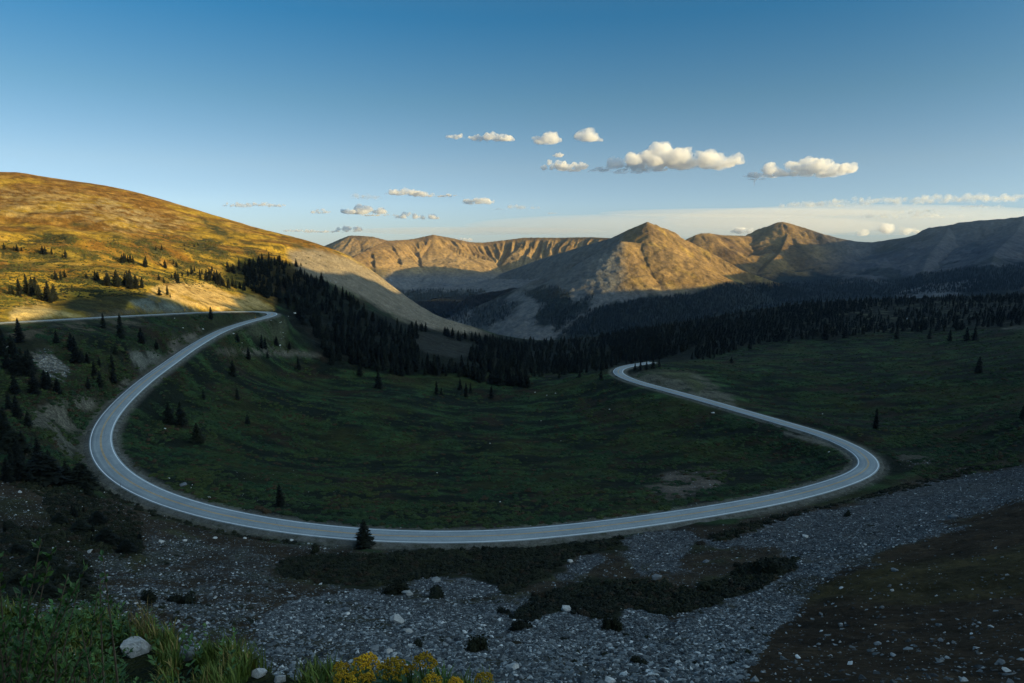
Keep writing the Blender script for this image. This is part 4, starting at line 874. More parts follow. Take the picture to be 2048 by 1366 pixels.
for i, (u, v, w, kx, lab) in enumerate(BOULD):
    loc, nor, ob = hit(u, v)
    if loc is None: continue
    s = w / F * (loc.y * CP - loc.z * SP)
    o = bpy.data.objects.new('boulder', RKM[kx][i % 4]); COL.objects.link(o)
    o.location = (loc.x, loc.y, loc.z + s * .12); o.scale = (s, s * RT.uniform(.7, 1), s * RT.uniform(.75, 1.1)); o.rotation_euler = (RT.uniform(-.2, .2), RT.uniform(-.25, .25), RT.uniform(-.5, .5) + (3.14 if i % 3 == 0 else 0))
    tag(o, lab, 'rock', 'boulders lying about the valley')
# ------------------------------------------------------------------ low vegetation
def clump_mesh(name, seed, n=90, lw=.16, h=.55, rad=.5):
    """a low bush of many small leaf faces"""
    rg = np.random.default_rng(seed); V = []; Fc = []
    lob = [(rg.uniform(-.3, .3), rg.uniform(-.3, .3), rg.uniform(.5, 1)) for _ in range(4)]
    for i in range(n):
        lx, ly, lh = lob[i % 4]; a = rg.uniform(0, 6.283); e = math.acos(rg.uniform(.0, 1)); r = rg.uniform(.7, 1.05)
        p = np.array([lx + rad * .6 * r * math.sin(e) * math.cos(a), ly + rad * .6 * r * math.sin(e) * math.sin(a), h * lh * r * math.cos(e)])
        d = rg.normal(size=3); d[2] = abs(d[2]) * .8; d /= np.linalg.norm(d); s = np.cross(d, rg.normal(size=3)); s /= np.linalg.norm(s)
        b = len(V); l = lw * rg.uniform(.6, 1.4); V += [p - s * l * .4, p + d * l * .5 + s * l * .1, p + s * l * .4, p - d * l * .5]; Fc.append((b, b + 1, b + 2, b + 3))
    for lx, ly, lh in lob:
        b = len(V); k = 7
        for i in range(k): a = i / k * 6.283; V.append(np.array([lx + rad * .52 * math.cos(a), ly + rad * .52 * math.sin(a), -.12]))
        for i in range(k): a = i / k * 6.283; V.append(np.array([lx + rad * .36 * math.cos(a), ly + rad * .36 * math.sin(a), h * lh * .62]))
        V.append(np.array([lx, ly, h * lh * .85]))
        for i in range(k):
            j = (i + 1) % k; Fc.append((b + i, b + j, b + k + j, b + k + i)); Fc.append((b + k + i, b + k + j, b + 2 * k, b + 2 * k))
    bm = bmesh.new(); vs = [bm.verts.new(p) for p in V]
    for f in Fc:
        q = list(dict.fromkeys(f))
        try: bm.faces.new([vs[k] for k in q])
        except ValueError: pass
    me = bpy.data.meshes.new(name); bm.to_mesh(me); bm.free(); return me
SCM = [clump_mesh('scrub', 30 + i) for i in range(4)]
SCC = proto_coll('scrubs', [proto('scrub', m, M_SCRUB) for m in SCM])
def bare(m):
    c = m.copy(); c.materials.clear(); return c
BUC = proto_coll('bushes', [proto('bush', bare(m), M_BUSH) for m in SCM])
GOC = proto_coll('hill_scrubs', [proto('hill_scrub', bare(m), M_GOLDSCRUB) for m in SCM])
CL = C.sum(1)
def cover(name, polys, n, smin, smax, coll, label, cond, hs=1.0):
    P, S, Rr_ = [], [], []
    for s, frac in polys:
        Pp = poly(s); lo = np.min(Pp, 0); hi = np.max(Pp, 0); c = 0; want = int(n * frac)
        for _ in range(want * 8):
            u = RNG.uniform(lo[0], hi[0]); v = RNG.uniform(lo[1], hi[1])
            if not in_poly(u, v, Pp): continue
            g = ground_val(u, v)
            if g is None: continue
            loc, nor, vi = g
            if RD[vi] < 6.8 or not cond(loc, vi): continue
            s_ = smin + (smax - smin) * RNG.random() ** 1.6
            P.append((loc.x, loc.y, loc.z - .05)); S.append((s_ * RNG.uniform(.8, 1.5), s_ * RNG.uniform(.8, 1.2), s_ * RNG.uniform(.6, 1.15) * hs)); Rr_.append((0, 0, RNG.uniform(0, 6.28))); c += 1
            if c >= want: break
    print(name, len(P)); return scatter(name, P, S, Rr_, coll, 4, label)
cover('undergrowth', [('230 860;330 730;400 690;480 650;560 690;700 740;950 770;1100 740;1215 745;1250 775;1400 815;1600 860;1700 920;1690 950;1600 975;1400 1010;1100 1048;860 1060;650 1045;450 1010;330 975;250 930', .62),
                      ('1280 735;1400 720;1500 690;1750 668;2048 655;2048 930;1850 960;1790 920;1700 870;1500 810;1470 780;1420 750', .3), ('0 660;240 640;420 630;390 690;320 735;200 820;165 870;190 950;0 960', .14)], 24000, .8, 3.0, SCC,
      'knee high green and olive willow scrub covering the valley meadow', lambda l, vi: l.y > 150 and CL[vi] < .2 and nstr[vi] > RNG.uniform(-.6, .4), .5)
cover('shrubbery', [('550 1130;620 1112;760 1110;900 1095;1060 1090;1250 1072;1240 1095;1160 1110;1090 1150;1020 1190;960 1150;880 1150;760 1172;650 1168;560 1150', .4), ('1020 1240;1080 1190;1180 1165;1300 1160;1420 1190;1480 1130;1590 1115;1600 1135;1500 1185;1340 1232;1250 1215;1210 1250;1120 1215;1060 1245', .3),
                     ('1390 1090;1440 1062;1560 1030;1700 1000;1800 970;1950 935;1990 930;1850 975;1700 1005;1600 1030;1520 1060;1440 1085', .15), ('160 960;230 960;330 1010;480 1058;680 1088;640 1096;450 1072;300 1030;230 1005', .07), ('90 1000;180 990;280 1030;290 1110;240 1120;110 1080', .14), ('0 1040;100 1060;180 1130;190 1200;60 1210;0 1200', .12), ('0 800;50 830;100 930;200 1000;120 1010;0 960', .1)], 5200, .7, 2.2, BUC,
      'dark low willow bushes spread over the slope between scree and road', lambda l, vi: l.y > 40 and ST[vi] < .9, .75)
cover('vegetation', [('0 470;330 470;560 500;700 520;640 530;560 530;470 560;330 570;280 590;120 600;0 630', .6), ('0 540;460 545;470 585;330 566;130 600;0 620', .4)], 8500, .6, 2.6, GOC, 'sunlit low scrub dotted over the golden hillside', lambda l, vi: l.y > 300 and (CL[vi] < .22 or RNG.random() < .1), .7)

cover('ground_cover', [('300 1080;560 1120;560 1250;330 1250;260 1180', .45), ('560 1180;1000 1150;1450 1230;1550 1260;1450 1366;900 1300;600 1250', .3), ('1400 1070;1700 1000;2048 950;2048 1000;1750 1090;1560 1180', .25)], 420, .3, 1.1, BUC, 'small olive cushion plants dotted through the scree', lambda l, vi: l.y > 30 and n_mid[vi] > -.1, .5)
# ------------------------------------------------------------------ shrubs one can tell apart on the scree
def shrub_mesh(seed): return clump_mesh('shrub', seed, 700, .10, .8, .55)
SHM = [shrub_mesh(90 + i) for i in range(3)]
for m in SHM: m.materials.append(M_BUSH)
for i, (u, v, w, h, lab) in enumerate([(958, 1303, 54, 46, 'dark round bush alone in the scree'), (365, 1208, 62, 28, 'dark green cushion bush, right one of two on the stony slope'), (287, 1202, 40, 24, 'small dark cushion bush, left one of two on the stony slope'), (868, 1193, 52, 18, 'flat dark bush beside the blue-grey boulder'), (790, 1186, 62, 30, 'dark bush under the long bush band, left of the boulder'), (1045, 1256, 60, 34, 'olive bush at the left end of the bush band'), (1008, 1226, 36, 16, 'small olive bush above the pale flat rock'),
                                         (835, 1292, 34, 16, 'low dark bush behind the yellow flowers'), (632, 1106, 24, 16, 'small dark bush below the road left of the lone spruce'), (1227, 1262, 44, 40, 'dark bush hanging below the bush band'), (1280, 1326, 40, 14, 'low brown bush in the lower scree'), (1386, 1330, 20, 12, 'small dark tuft at the edge of the brown slope'), (1693, 1032, 18, 14, 'small dark bush in the upper right scree'), (1420, 1180, 70, 26, 'olive bush in the middle of the bush band'), (1560, 1138, 90, 34, 'olive bush at the right end of the bush band')]):
    loc, nor, ob = hit(u, v)
    if loc is None: continue
    f = (loc.y * CP - loc.z * SP) / F
    o = bpy.data.objects.new('shrub', SHM[i % 3]); COL.objects.link(o); o.location = loc; o.scale = (w * f * .85, w * f * .85, h * f * 1.1); o.rotation_euler = (0, 0, i * 1.3)
    tag(o, lab, 'shrub', 'dark bushes on the stony slope')

# ------------------------------------------------------------------ grass and flowers at the photographer's feet
def kz(x, y): 
    l = drop(x, y, 30); return l.z if l else -3
def blade_tuft(name, seed, n=26, H=.22, spread=.09, wd=.006):
    rg = np.random.default_rng(seed); V = []; Fc = []
    for i in range(n):
        a = rg.uniform(0, 6.283); r = spread * rg.random() ** .6; p = np.array([r * math.cos(a), r * math.sin(a), -.01]); h = H * rg.uniform(.45, 1.15); lean = rg.uniform(.05, .6)
        b = rg.uniform(0, 6.283); d = np.array([math.cos(b), math.sin(b), 0]); s = np.array([-d[1], d[0], 0]) * wd * rg.uniform(.6, 1.4)
        k = len(V)
        for t in (0, .4, .75): q = p + d * lean * h * t * t + np.array([0, 0, h * t * (1 - .25 * lean * t)]); V += [q - s * (1 - t * .6), q + s * (1 - t * .6)]
        V.append(p + d * lean * h * 1.0 + np.array([0, 0, h * (1 - .3 * lean)]))
        Fc += [(k, k + 1, k + 3, k + 2), (k + 2, k + 3, k + 5, k + 4), (k + 4, k + 5, k + 6, k + 6)]
    bm = bmesh.new(); vs = [bm.verts.new(p) for p in V]
    for f in Fc: bm.faces.new([vs[q] for q in dict.fromkeys(f)])
    me = bpy.data.meshes.new(name); bm.to_mesh(me); bm.free(); return me
def leafy(name, seed, n=16, H=.2, L=.05, W_=.022, stems=3):
    rg = np.random.default_rng(seed); V = []; Fc = []
    for i in range(n):
        st = i % stems; sa = st * 2.1; z = H * rg.uniform(.25, 1); base = np.array([.05 * math.cos(sa) * (1 + z / H), .05 * math.sin(sa) * (1 + z / H), z])
        a = rg.uniform(0, 6.283); d = np.array([math.cos(a), math.sin(a), rg.uniform(.2, 1.3)]); d /= np.linalg.norm(d); s = np.cross(d, [0, 0, 1.]); s /= np.linalg.norm(s); nn = np.cross(s, d)
        l = L * rg.uniform(.6, 1.3); w = W_ * rg.uniform(.7, 1.2); k = len(V)
        V += [base, base + d * l * .5 + s * w + nn * w * .3, base + d * l, base + d * l * .5 - s * w + nn * w * .3, base + d * l * .5]
        Fc += [(k, k + 1, k + 4), (k + 1, k + 2, k + 4), (k + 2, k + 3, k + 4), (k + 3, k, k + 4)]
    return np_mesh(name, np.array(V), np.array(Fc), False)
GRC = proto_coll('tufts', [proto('tuft', blade_tuft('tuft', 40 + i, 26, .2 + .03 * (i % 3), .09, .005 + .003 * (i % 2)), M_GRASS) for i in range(5)])
HEC = proto_coll('herbs', [proto('herb', leafy('herb', 50 + i, 22, .13, .032, .009), M_HERB) for i in range(4)])
gp, gs, hp, hs_ = [], [], [], []
for _ in range(16000):
    u = RNG.uniform(-260, 1120); y = 1.1 + 6.2 * RNG.random() ** .8; x = (u - 1024) / F * y * 1.06
    if len(gp) > 7600: break
    z = kz(x, y)
    if z < -1.62 - .215 * y + .07 * x - .5: continue
    uu, vv = proj(np.array([x]), np.array([y]), np.array([z]))
    edge = np.interp(uu[0], [0, 600, 760, 1000, 1100], [1, 1, .75, .35, 0])
    if RNG.random() > edge: continue
    if 470 < uu[0] < 610 and vv[0] > 1362 and RNG.random() < .8: continue
    if (225 < uu[0] < 325 or 345 < uu[0] < 405) and 1292 < vv[0] < 1420: continue
    if noise(np.array([x / .9]), np.array([y / .9]), 5)[0] < -.45: continue
    if uu[0] < 330 + RNG.normal() * 90 and RNG.random() < .3: hp.append((x, y, z)); hs_.append(RNG.uniform(.7, 1.4))
    else: gp.append((x, y, z)); gs.append(RNG.uniform(.35, .85))
def rots(n): return np.stack([np.zeros(n), np.zeros(n), RNG.uniform(0, 6.28, n)], 1)
scatter('grass', gp, gs, rots(len(gp)), GRC, 5, 'green meadow grass on the edge of the slope'); scatter('weeds', hp, hs_, rots(len(hp)), HEC, 4, 'leafy herbs among the grass beside the willow')
print('grass', len(gp), len(hp), time.time() - T0)
M_WPETAL = mat_plain('white_petals', (.6, .6, .55), .7, .1, 9); M_YPETAL = mat_leaf('yellow_petals', (.40, .21, .008), (.56, .34, .012), None, .7, 40)
M_STEM = mat_plain('green_stem', (.05, .08, .02), .7, .3, 20); M_LEAF = mat_leaf('plant_leaf', (.035, .075, .03), (.05, .10, .04), None, .5, 9); M_WLEAF = mat_leaf('willow_leaf', (.045, .12, .035), (.08, .15, .03), None, .45, 7); M_TWIG = mat_plain('twig', (.10, .075, .05), .8, .3, 20)
def star(name, seed):
    bm = bmesh.new()
    for k in range(5):
        c = Vector((math.cos(k * 1.257), math.sin(k * 1.257), 0)) * .008
        m = bmesh.ops.create_icosphere(bm, subdivisions=1, radius=.007); bmesh.ops.translate(bm, verts=m['verts'], vec=c + Vector((0, 0, .16)))
    me = bpy.data.meshes.new(name); bm.to_mesh(me); bm.free(); return me
WFC = proto_coll('white_flowers', [proto('white_flower', star('white_flower', 1), M_WPETAL)])
sel = RNG.choice(len(gp), 110, replace=False)
scatter('small_flowers', [gp[i] for i in sel], RNG.uniform(.35, .8, 110), rots(110), WFC, 1, 'tiny white wildflowers dotted through the grass')
def tube(bm, pts, r0, r1, n=5):
    rings = []
    for i, p in enumerate(pts):
        p = Vector(p); d = (Vector(pts[min(i + 1, len(pts) - 1)]) - Vector(pts[max(i - 1, 0)])).normalized(); s = d.orthogonal().normalized(); t = d.cross(s); r = r0 + (r1 - r0) * i / (len(pts) - 1)
        rings.append([bm.verts.new(p + (s * math.cos(k / n * 6.283) + t * math.sin(k / n * 6.283)) * r) for k in range(n)])
    for a, b in zip(rings, rings[1:]):
        for k in range(n): bm.faces.new((a[k], a[(k + 1) % n], b[(k + 1) % n], b[k]))
    bm.faces.new(rings[-1]); bm.faces.new(rings[0][::-1])
def bm_obj(name, bm, mat, parent=None, smooth=False):
    me = bpy.data.meshes.new(name); bm.to_mesh(me); bm.free()
    if smooth: me.polygons.foreach_set('use_smooth', [True] * len(me.polygons))
    return mesh_obj(name, me, mat, parent)
def flower(u, v, w, Y, lab, seed):
    rg = np.random.default_rng(seed); p = at(u, v, Y); gz = kz(p[0], p[1] + .03); Rw = w / F * (p[1] * CP - p[2] * SP) / 2
    root = empty('flowering_plant', (p[0], p[1] + .03, gz)); tag(root, lab, 'flower', 'yellow flowering plants at the edge of the grass')
    hz_ = p[2] - gz; bm = bmesh.new(); top = Vector((0, -.03, hz_))
    for k in range(9):
        a = k * .7; q = top + Vector((math.cos(a) * Rw * .6, math.sin(a) * Rw * .6, -Rw * .2)); tube(bm, [(0, 0, 0), (q.x * .3, q.y * .3, hz_ * .55), q], .004, .0015, 4)
    bm_obj('stem', bm, M_STEM, root)
    bm = bmesh.new()
    for k in range(230):
        a = rg.uniform(0, 6.283); r = Rw * math.sqrt(rg.random()); lump = .35 * noise(np.array([math.cos(a) * r / Rw * 2.2 + seed]), np.array([math.sin(a) * r / Rw * 2.2]), 9)[0]
        zz = Rw * (.72 * math.sqrt(max(0, 1 - (r / Rw) ** 2)) + lump - .45 * rg.random() ** 2)
        m = bmesh.ops.create_icosphere(bm, subdivisions=1, radius=Rw * rg.uniform(.045, .10)); bmesh.ops.translate(bm, verts=m['verts'], vec=top + Vector((math.cos(a) * r, math.sin(a) * r * .9, zz - Rw * .35)))
    bm_obj('flower_head', bm, M_YPETAL, root)
    for k in range(7):
        bm = bmesh.new(); a = k * 2.4 + seed; d = Vector((math.cos(a), math.sin(a), 0)); s = Vector((-d.y, d.x, 0)); l = rg.uniform(.10, .2); z0 = hz_ * rg.uniform(.05, .6); wv_ = rg.uniform(.008, .018); ring = []
        for t in (0, .3, .65, 1): c_ = Vector((0, 0, z0)) + d * l * t + Vector((0, 0, l * (.75 * t - .45 * t * t))); ww = wv_ * math.sin(math.pi * (.12 + .85 * t)); ring.append((bm.verts.new(c_ - s * ww), bm.verts.new(c_ + Vector((0, 0, -.004))), bm.verts.new(c_ + s * ww)))
        for a_, b_ in zip(ring, ring[1:]):
            for q in (0, 1): bm.faces.new((a_[q], a_[q + 1], b_[q + 1], b_[q]))
        bm_obj('leaf', bm, M_LEAF, root, True)
for i, (u, v, w, Y, lab) in enumerate([(683, 1333, 36, 3.0, 'small yellow flower head farthest to the left of the clump'), (732, 1322, 54, 3.0, 'wide low yellow flower head second from the left at the back of the clump'), (785, 1333, 60, 2.9, 'broad yellow flower head in the middle of the clump'), (850, 1320, 50, 2.9, 'tallest domed yellow flower head standing right of the clump'), (690, 1357, 48, 2.7, 'yellow flower head low at the front left of the clump'), (733, 1354, 36, 2.75, 'small loose yellow flower head at the front of the clump'),
                                         (864, 1359, 42, 2.7, 'yellow flower head at the bottom edge below the tallest one'), (911, 1362, 30, 2.75, 'small yellow flower head at the bottom edge between two others'), (968, 1356, 40, 2.75, 'yellow flower head farthest to the right at the bottom edge'), (818, 1336, 22, 2.9, 'tiny yellow flower head beside the broad middle one')]): flower(u, v, w, Y, lab, i)
# foreground rocks
for (u, v, w, h, m, lab, sd) in [(275, 1306, 74, 46, M_PALE, 'cracked white rock lying in the grass', 120), (374, 1318, 40, 40, RKM['S'][0].materials[0], 'small blue-grey pointed rock in the grass right of the white one', 121)]:
    loc, nor, ob = hit(u, v); f = (loc.y * CP - loc.z * SP) / F
    bm = bmesh.new(); bm.from_mesh(rock_mesh('rock', sd, 26, .8)); bmesh.ops.subdivide_edges(bm, edges=bm.edges, cuts=3, use_grid_fill=True)
    for v_ in bm.verts: v_.co *= 1 + .10 * float(fbm(np.array([v_.co.x + v_.co.z * .7]), np.array([v_.co.y - v_.co.z * .6]), .3, 3, sd)[0])
    o = bm_obj('rock', bm, m); o.location = loc + Vector((0, 0, h * f * .28)); o.scale = (w * f * 1.1, w * f * .9, h * f * 1.25); tag(o, lab, 'rock')
# white stones at the bottom edge
# dry grass tuft
loc, nor, ob = hit(292, 1285)
M_DRY = mat_plain('dry_grass', (.20, .15, .055), .7, .3, 20)
dm = blade_tuft('dry_grass_tuft', 77, 70, .32, .10, .003); o = mesh_obj('dry_grass_tuft', dm, M_DRY); o.location = loc; tag(o, 'straw coloured grass tuft behind the white rock', 'grass tuft')
# willow at the left
bx, by = -2.3, 2.85
wr = empty('willow_shrub', (bx, by, kz(bx, by))); tag(wr, 'leafy green willow shrub at the left beside the grass', 'shrub')
bs = bmesh.new(); bl = bmesh.new(); rg = np.random.default_rng(8)
for k in range(64):
    a = rg.uniform(0, 6.283); L = rg.uniform(.3, .85); out = rg.uniform(.1, .42); d = Vector((math.cos(a), math.sin(a), 0)); pts = []
    o0 = Vector((rg.normal() * .16, rg.normal() * .26, -.03))
    for t in np.linspace(0, 1, 7): pts.append(o0 + d * out * (t ** 1.3) * L + Vector((0, 0, L * t * (1 - .15 * t))))
    if k == 0: pts = [o0 * 0 + Vector((.12 * t + .12 * t * t, -.02 * t, 1.07 * t)) for t in np.linspace(0, 1, 7)]
    if k == 1: pts = [Vector((-.02 * t + .02 * t * t, .03 * t, 1.0 * t)) for t in np.linspace(0, 1, 7)]
    if k == 2: pts = [Vector((.3 * t, -.02 * t, .78 * t)) for t in np.linspace(0, 1, 7)]
    if 3 <= k < 8: pts = [Vector(((-.1 + .09 * (k - 3)) * t + .12 * t * t * (k - 4) / 3, (.02 * k - .1) * t, (.86 + .045 * ((k * 3) % 5)) * t)) for t in np.linspace(0, 1, 7)]
    tall = k < 8
    tube(bs, pts, .006, .002, 4)
    for j in range(64 if tall else 30):
        t = rg.uniform(.3, 1) * 6; i0 = min(5, int(t)); p = pts[i0].lerp(pts[i0 + 1], t - i0); a2 = rg.uniform(0, 6.283)
        ax_ = (pts[i0 + 1] - pts[i0]).normalized(); dd = (ax_ * rg.uniform(.3, 1) + Vector((math.cos(a2), math.sin(a2), .25)) * .7).normalized(); s = dd.cross(Vector((rg.normal(), rg.normal(), rg.normal()))).normalized(); nn = s.cross(dd); l = rg.uniform(.024, .044) * (1.1 if tall else 1); w = l * .24
        v0 = bl.verts.new(p); v1 = bl.verts.new(p + dd * l * .5 + s * w + nn * w * .4); v2 = bl.verts.new(p + dd * l); v3 = bl.verts.new(p + dd * l * .5 - s * w + nn * w * .4); vm_ = bl.verts.new(p + dd * l * .5)
        for f in ((v0, v1, vm_), (v1, v2, vm_), (v2, v3, vm_), (v3, v0, vm_)): bl.faces.new(f)
bm_obj('branches', bs, M_TWIG, wr); bm_obj('foliage', bl, M_WLEAF, wr)

# ------------------------------------------------------------------ road signs and marker posts
M_SIGN = mat_plain('sign_yellow', (.75, .36, .02), .5, .08, 3); M_BLACK = mat_plain('sign_black', (.012, .012, .012), .5, .1, 3); M_POST = mat_plain('post_wood', (.10, .075, .055), .85, .3, 5); M_REFL = mat_plain('reflector_white', (.8, .8, .78), .4, .05, 3)
def slab(bm, cx, cy, cz, sx, sy, sz):
    m = bmesh.ops.create_cube(bm, size=1); bmesh.ops.scale(bm, verts=m['verts'], vec=(sx, sy, sz)); bmesh.ops.translate(bm, verts=m['verts'], vec=(cx, cy, cz)); return m['verts']
def sign(u, v, hh, kind, lab, face):
    loc, nor, ob = hit(u, v); r = empty('road_sign', loc, face); tag(r, lab, 'road sign')
    bm = bmesh.new(); slab(bm, 0, .05, hh / 2 - .3, .1, .08, hh + .6); bm_obj('post', bm, M_POST, r)
    if kind == 'chevron':
        bm = bmesh.new(); vs = slab(bm, 0, 0, hh - .55, .75, .03, 1.0); bmesh.ops.bevel(bm, geom=[e for e in bm.edges], offset=.01, segments=1, affect='EDGES'); p = bm_obj('sign_panel', bm, M_SIGN, r)
        bm = bmesh.new()
        for s in (1, -1):
            q = [Vector((-.22, -.022, hh - .55 + s * .42)), Vector((.0, -.022, hh - .55 + s * .42)), Vector((.24, -.022, hh - .55)), Vector((.02, -.022, hh - .55))]; vv = [bm.verts.new(x) for x in q]; bm.faces.new(vv if s < 0 else vv[::-1])
        bm_obj('chevron_mark', bm, M_BLACK, p)
    else:
        bm = bmesh.new(); vs = slab(bm, 0, 0, 0, .85, .03, .85); bmesh.ops.rotate(bm, verts=vs, cent=(0, 0, 0), matrix=Matrix.Rotation(R(45), 3, 'Y')); bmesh.ops.translate(bm, verts=vs, vec=(0, 0, hh - .6)); p = bm_obj('sign_panel', bm, M_SIGN, r)
        bm = bmesh.new(); slab(bm, 0, -.025, hh - 1.42, .6, .03, .45); bm_obj('speed_plate', bm, M_SIGN, r)
sign(511, 640, 2.4, 'chevron', 'orange arrow sign standing at the outer edge of the lower leg below the hairpin', R(-8)); sign(548, 624, 2.6, 'diamond', 'orange warning sign at the tip of the hairpin', R(-10)); sign(370, 624.5, 2.6, 'diamond', 'yellow warning sign beside the upper road', R(-12))
def marker(u, v, h, tilt, mat, lab):
    loc, nor, ob = hit(u, v); r = empty('marker_post', loc); r.rotation_euler = (0, tilt, 0); tag(r, lab, 'marker post')
    bm = bmesh.new(); tube(bm, [(0, 0, -.2), (0, 0, h)], .045, .045, 8); bm_obj('post', bm, M_BLACK, r)
    if mat:
        for z in (h - .18, h - 1.2):
            bm = bmesh.new(); tube(bm, [(0, 0, z - .16), (0, 0, z + .16)], .09, .09, 8); bm_obj('reflector', bm, mat, r)
marker(380, 981, 2.2, R(24), M_REFL, 'leaning marker post with two white bands on the inside of the bend'); marker(241, 976, 1.5, R(4), None, 'thin dark marker post on the outside of the bend')

# ------------------------------------------------------------------ clouds
def cloud_mat(name, dens, col, hetero=True, scale=1 / 150.0):
    m = bpy.data.materials.new(name); m.use_nodes = True; t = m.node_tree; t.nodes.clear()
    o_ = t.nodes.new('ShaderNodeOutputMaterial'); v_ = t.nodes.new('ShaderNodeVolumePrincipled'); v_.inputs['Color'].default_value = (*col, 1); v_.inputs['Anisotropy'].default_value = .3; v_.inputs['Density'].default_value = dens
    if hetero:
        g_ = t.nodes.new('ShaderNodeNewGeometry'); n_ = t.nodes.new('ShaderNodeTexNoise'); n_.inputs['Scale'].default_value = scale; n_.inputs['Detail'].default_value = 3; t.links.new(g_.outputs['Position'], n_.inputs['Vector'])
        r_ = t.nodes.new('ShaderNodeMapRange'); r_.inputs['From Min'].default_value = .34; r_.inputs['From Max'].default_value = .66; r_.inputs['To Min'].default_value = 0; r_.inputs['To Max'].default_value = dens
        t.links.new(n_.outputs[0], r_.inputs['Value']); t.links.new(r_.outputs[0], v_.inputs['Density'])
    t.links.new(v_.outputs[0], o_.inputs['Volume']); return m
CLM = cloud_mat('cloud', .02, (.95, .955, .97)); CLS = cloud_mat('small_cloud', .04, (.95, .955, .97), True, 1 / 70.0); CLG = cloud_mat('grey_cloud', .011, (.86, .89, .93)); CLT = cloud_mat('veil_cloud', .00024, (.97, .97, .98), False)
def cloud(puffs, lab, Y=9500, rough=1.0, mat=None, thick=1.0, seed=0):
    """puffs: (u, v, half width, half height) in px; a bank of billows with flat undersides"""
    rg = np.random.default_rng(seed + 500); bm = bmesh.new(); fpx = Y / F; c0 = at(puffs[0][0], puffs[0][1], Y)
    for (u, v, a, b) in puffs:
        c = at(u, v, Y + rg.uniform(-1, 1) * a * fpx * .5) - c0
        n = max(4, int(a / max(b, 1) * 6))
        for k in range(n):
            t = rg.uniform(-1, 1); hgt = math.sqrt(max(.08, 1 - t * t)); r = b * fpx * rg.uniform(.3, .7) * (.45 + .55 * hgt)
            q = Vector((c[0] + t * (a * fpx - r * .6), c[1] + rg.uniform(-1, 1) * a * fpx * .45 * thick, c[2] + (rg.uniform(-.55, .75) * hgt) * (b * fpx - r * .5)))
            m = bmesh.ops.create_icosphere(bm, subdivisions=2, radius=r); bmesh.ops.scale(bm, verts=m['verts'], vec=(rg.uniform(1.1, 1.7), 1.3, 1)); bmesh.ops.translate(bm, verts=m['verts'], vec=q)
    me = bpy.data.meshes.new('cloud'); bm.to_mesh(me); bm.free()
    o = bpy.data.objects.new('cloud', me); COL.objects.link(o)
    zs = [p[3] for p in puffs]; md = o.modifiers.new('r', 'REMESH'); md.mode = 'VOXEL'; md.voxel_size = max(14, min(zs) * fpx / 11)
    bpy.context.view_layer.update(); ev = o.evaluated_get(bpy.context.evaluated_depsgraph_get()); m2 = bpy.data.meshes.new_from_object(ev); o.modifiers.clear(); o.data = m2; bpy.data.meshes.remove(me)
    n = len(m2.vertices); P = np.empty(n * 3, np.float32); m2.vertices.foreach_get('co', P); P = P.reshape(-1, 3); Nn = np.empty(n * 3, np.float32); m2.vertices.foreach_get('normal', Nn); Nn = Nn.reshape(-1, 3)
    L = np.mean(zs) * fpx
    dsp = (fbm(P[:, 0] + P[:, 1] * .6, P[:, 2] + P[:, 1] * .8, L * 1.2, 6, seed, .6)) * L * .42 * rough
    P = P + Nn * dsp[:, None]; fl = -.35 * L; P[:, 2] = np.where((P[:, 2] < fl) & (np.abs(P[:, 2]) < 3 * L), fl + (P[:, 2] - fl) * .3, P[:, 2]); m2.vertices.foreach_set('co', P.astype(np.float32).ravel()); m2.update()
    m2.materials.clear(); m2.materials.append(mat or CLM); o.location = c0
    return tag(o, lab, 'cloud', 'small clouds over the mountains')
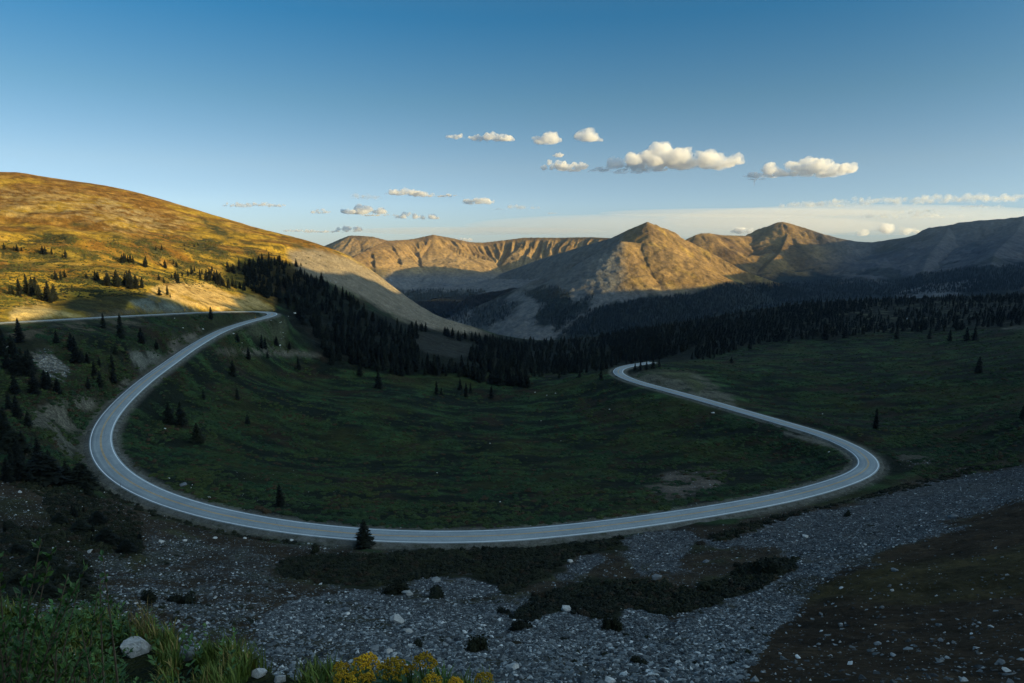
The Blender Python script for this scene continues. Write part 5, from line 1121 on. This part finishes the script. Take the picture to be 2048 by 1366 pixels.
CLOUDS = [([(911, 274, 18, 7)], 'tiny white puff at the left end of the upper cloud row'), ([(952, 277, 15, 8), (985, 276, 18, 11), (1014, 279, 16, 12)], 'row of three joined white puffs high in the middle'), ([(1085, 282, 34, 17)], 'rounded white cloud right of the three joined puffs'), ([(1173, 277, 26, 15), (1190, 281, 16, 8)], 'small white cloud at the right end of the upper row'), ([(1116, 312, 10, 7)], 'tiny pale puff under the rounded white cloud'),
          ([(1128, 333, 48, 11), (1140, 349, 28, 7)], 'ragged grey and cream cloud left of the largest cloud'), ([(1340, 326, 118, 30), (1330, 312, 64, 22), (1255, 353, 78, 13), (1425, 330, 52, 24)], 'largest cloud, bright on top with a blue-grey base'), ([(1612, 344, 84, 25), (1610, 330, 38, 15), (1560, 352, 36, 11)], 'second large cloud right of the largest one'), ([(1510, 352, 24, 8), (1512, 367, 22, 5)], 'small ragged cloud between the two large ones'),
          ([(508, 411, 62, 6)], 'long thin white cloud just above the golden hill'), ([(640, 424, 20, 6)], 'little white cloud over the hill, left of the middle group'), ([(728, 395, 34, 7)], 'flat grey cloud at the left of the middle group'), ([(810, 387, 44, 9), (868, 396, 44, 8)], 'double white cloud in the middle group'), ([(726, 424, 46, 12), (752, 441, 40, 5)], 'bright white cloud low in the middle group'), ([(815, 433, 26, 8), (855, 436, 24, 9)], 'pair of small white lumps right of the bright low cloud'),
          ([(957, 404, 32, 9)], 'compact white cloud right of the double cloud'), ([(1045, 415, 36, 8), (1000, 421, 18, 4)], 'grey and white cloud above the ribbed ridge'), ([(1105, 427, 18, 3)], 'thin grey streak right above the ribbed ridge'), ([(700, 460, 26, 9), (650, 467, 44, 7), (600, 462, 34, 4)], 'pale low cloud behind the shoulder of the hill'), ([(1488, 463, 24, 9)], 'white cloud top between the two peaks'), ([(1722, 467, 16, 9), (1775, 456, 17, 14), (1822, 463, 34, 8)], 'bright white cloud tops behind the right mountain'),
          ([(1650, 409, 95, 7), (1780, 403, 120, 8), (1930, 398, 120, 9), (2060, 395, 60, 8)], 'long grey streaky cloud bank at the right'), ([(1810, 434, 90, 7), (1840, 424, 40, 6)], 'shorter grey cloud bank under the long one'), ([(1960, 414, 60, 5)], 'thin grey cloud strip at the right between the banks'), ([(927, 480, 20, 5)], 'white cloud top just behind the ribbed ridge')]
for i, (pf, lab) in enumerate(CLOUDS): cloud(pf, lab, 9500 + (i % 5) * 300, seed=i, mat=CLG if ('grey' in lab and 'largest' not in lab) else (CLS if max(q_[3] for q_ in pf) < 13 else CLM))
for i, (u, v, a, b) in enumerate([(1350, 452, 420, 24), (950, 462, 260, 8), (1750, 440, 420, 30), (1500, 426, 300, 8)]):
    bm = bmesh.new(); bmesh.ops.create_uvsphere(bm, u_segments=48, v_segments=16, radius=1); Y = 13500 + i * 700; f = Y / F; o = bm_obj('cloud', bm, CLT); o.location = at(u, v, Y); o.scale = (a * f, 1500, b * f)
    tag(o, ['wide thin veil of pale cloud low behind the peaks', 'narrow thin veil of pale cloud over the ribbed ridge', 'wide thin veil of pale cloud behind the right mountain', 'narrow pale veil of cloud above the pointed peak'][i], 'cloud', 'thin veils near the horizon')
SC.cycles.volume_bounces = 5; SC.cycles.max_bounces = 12
print('script done', time.time() - T0)
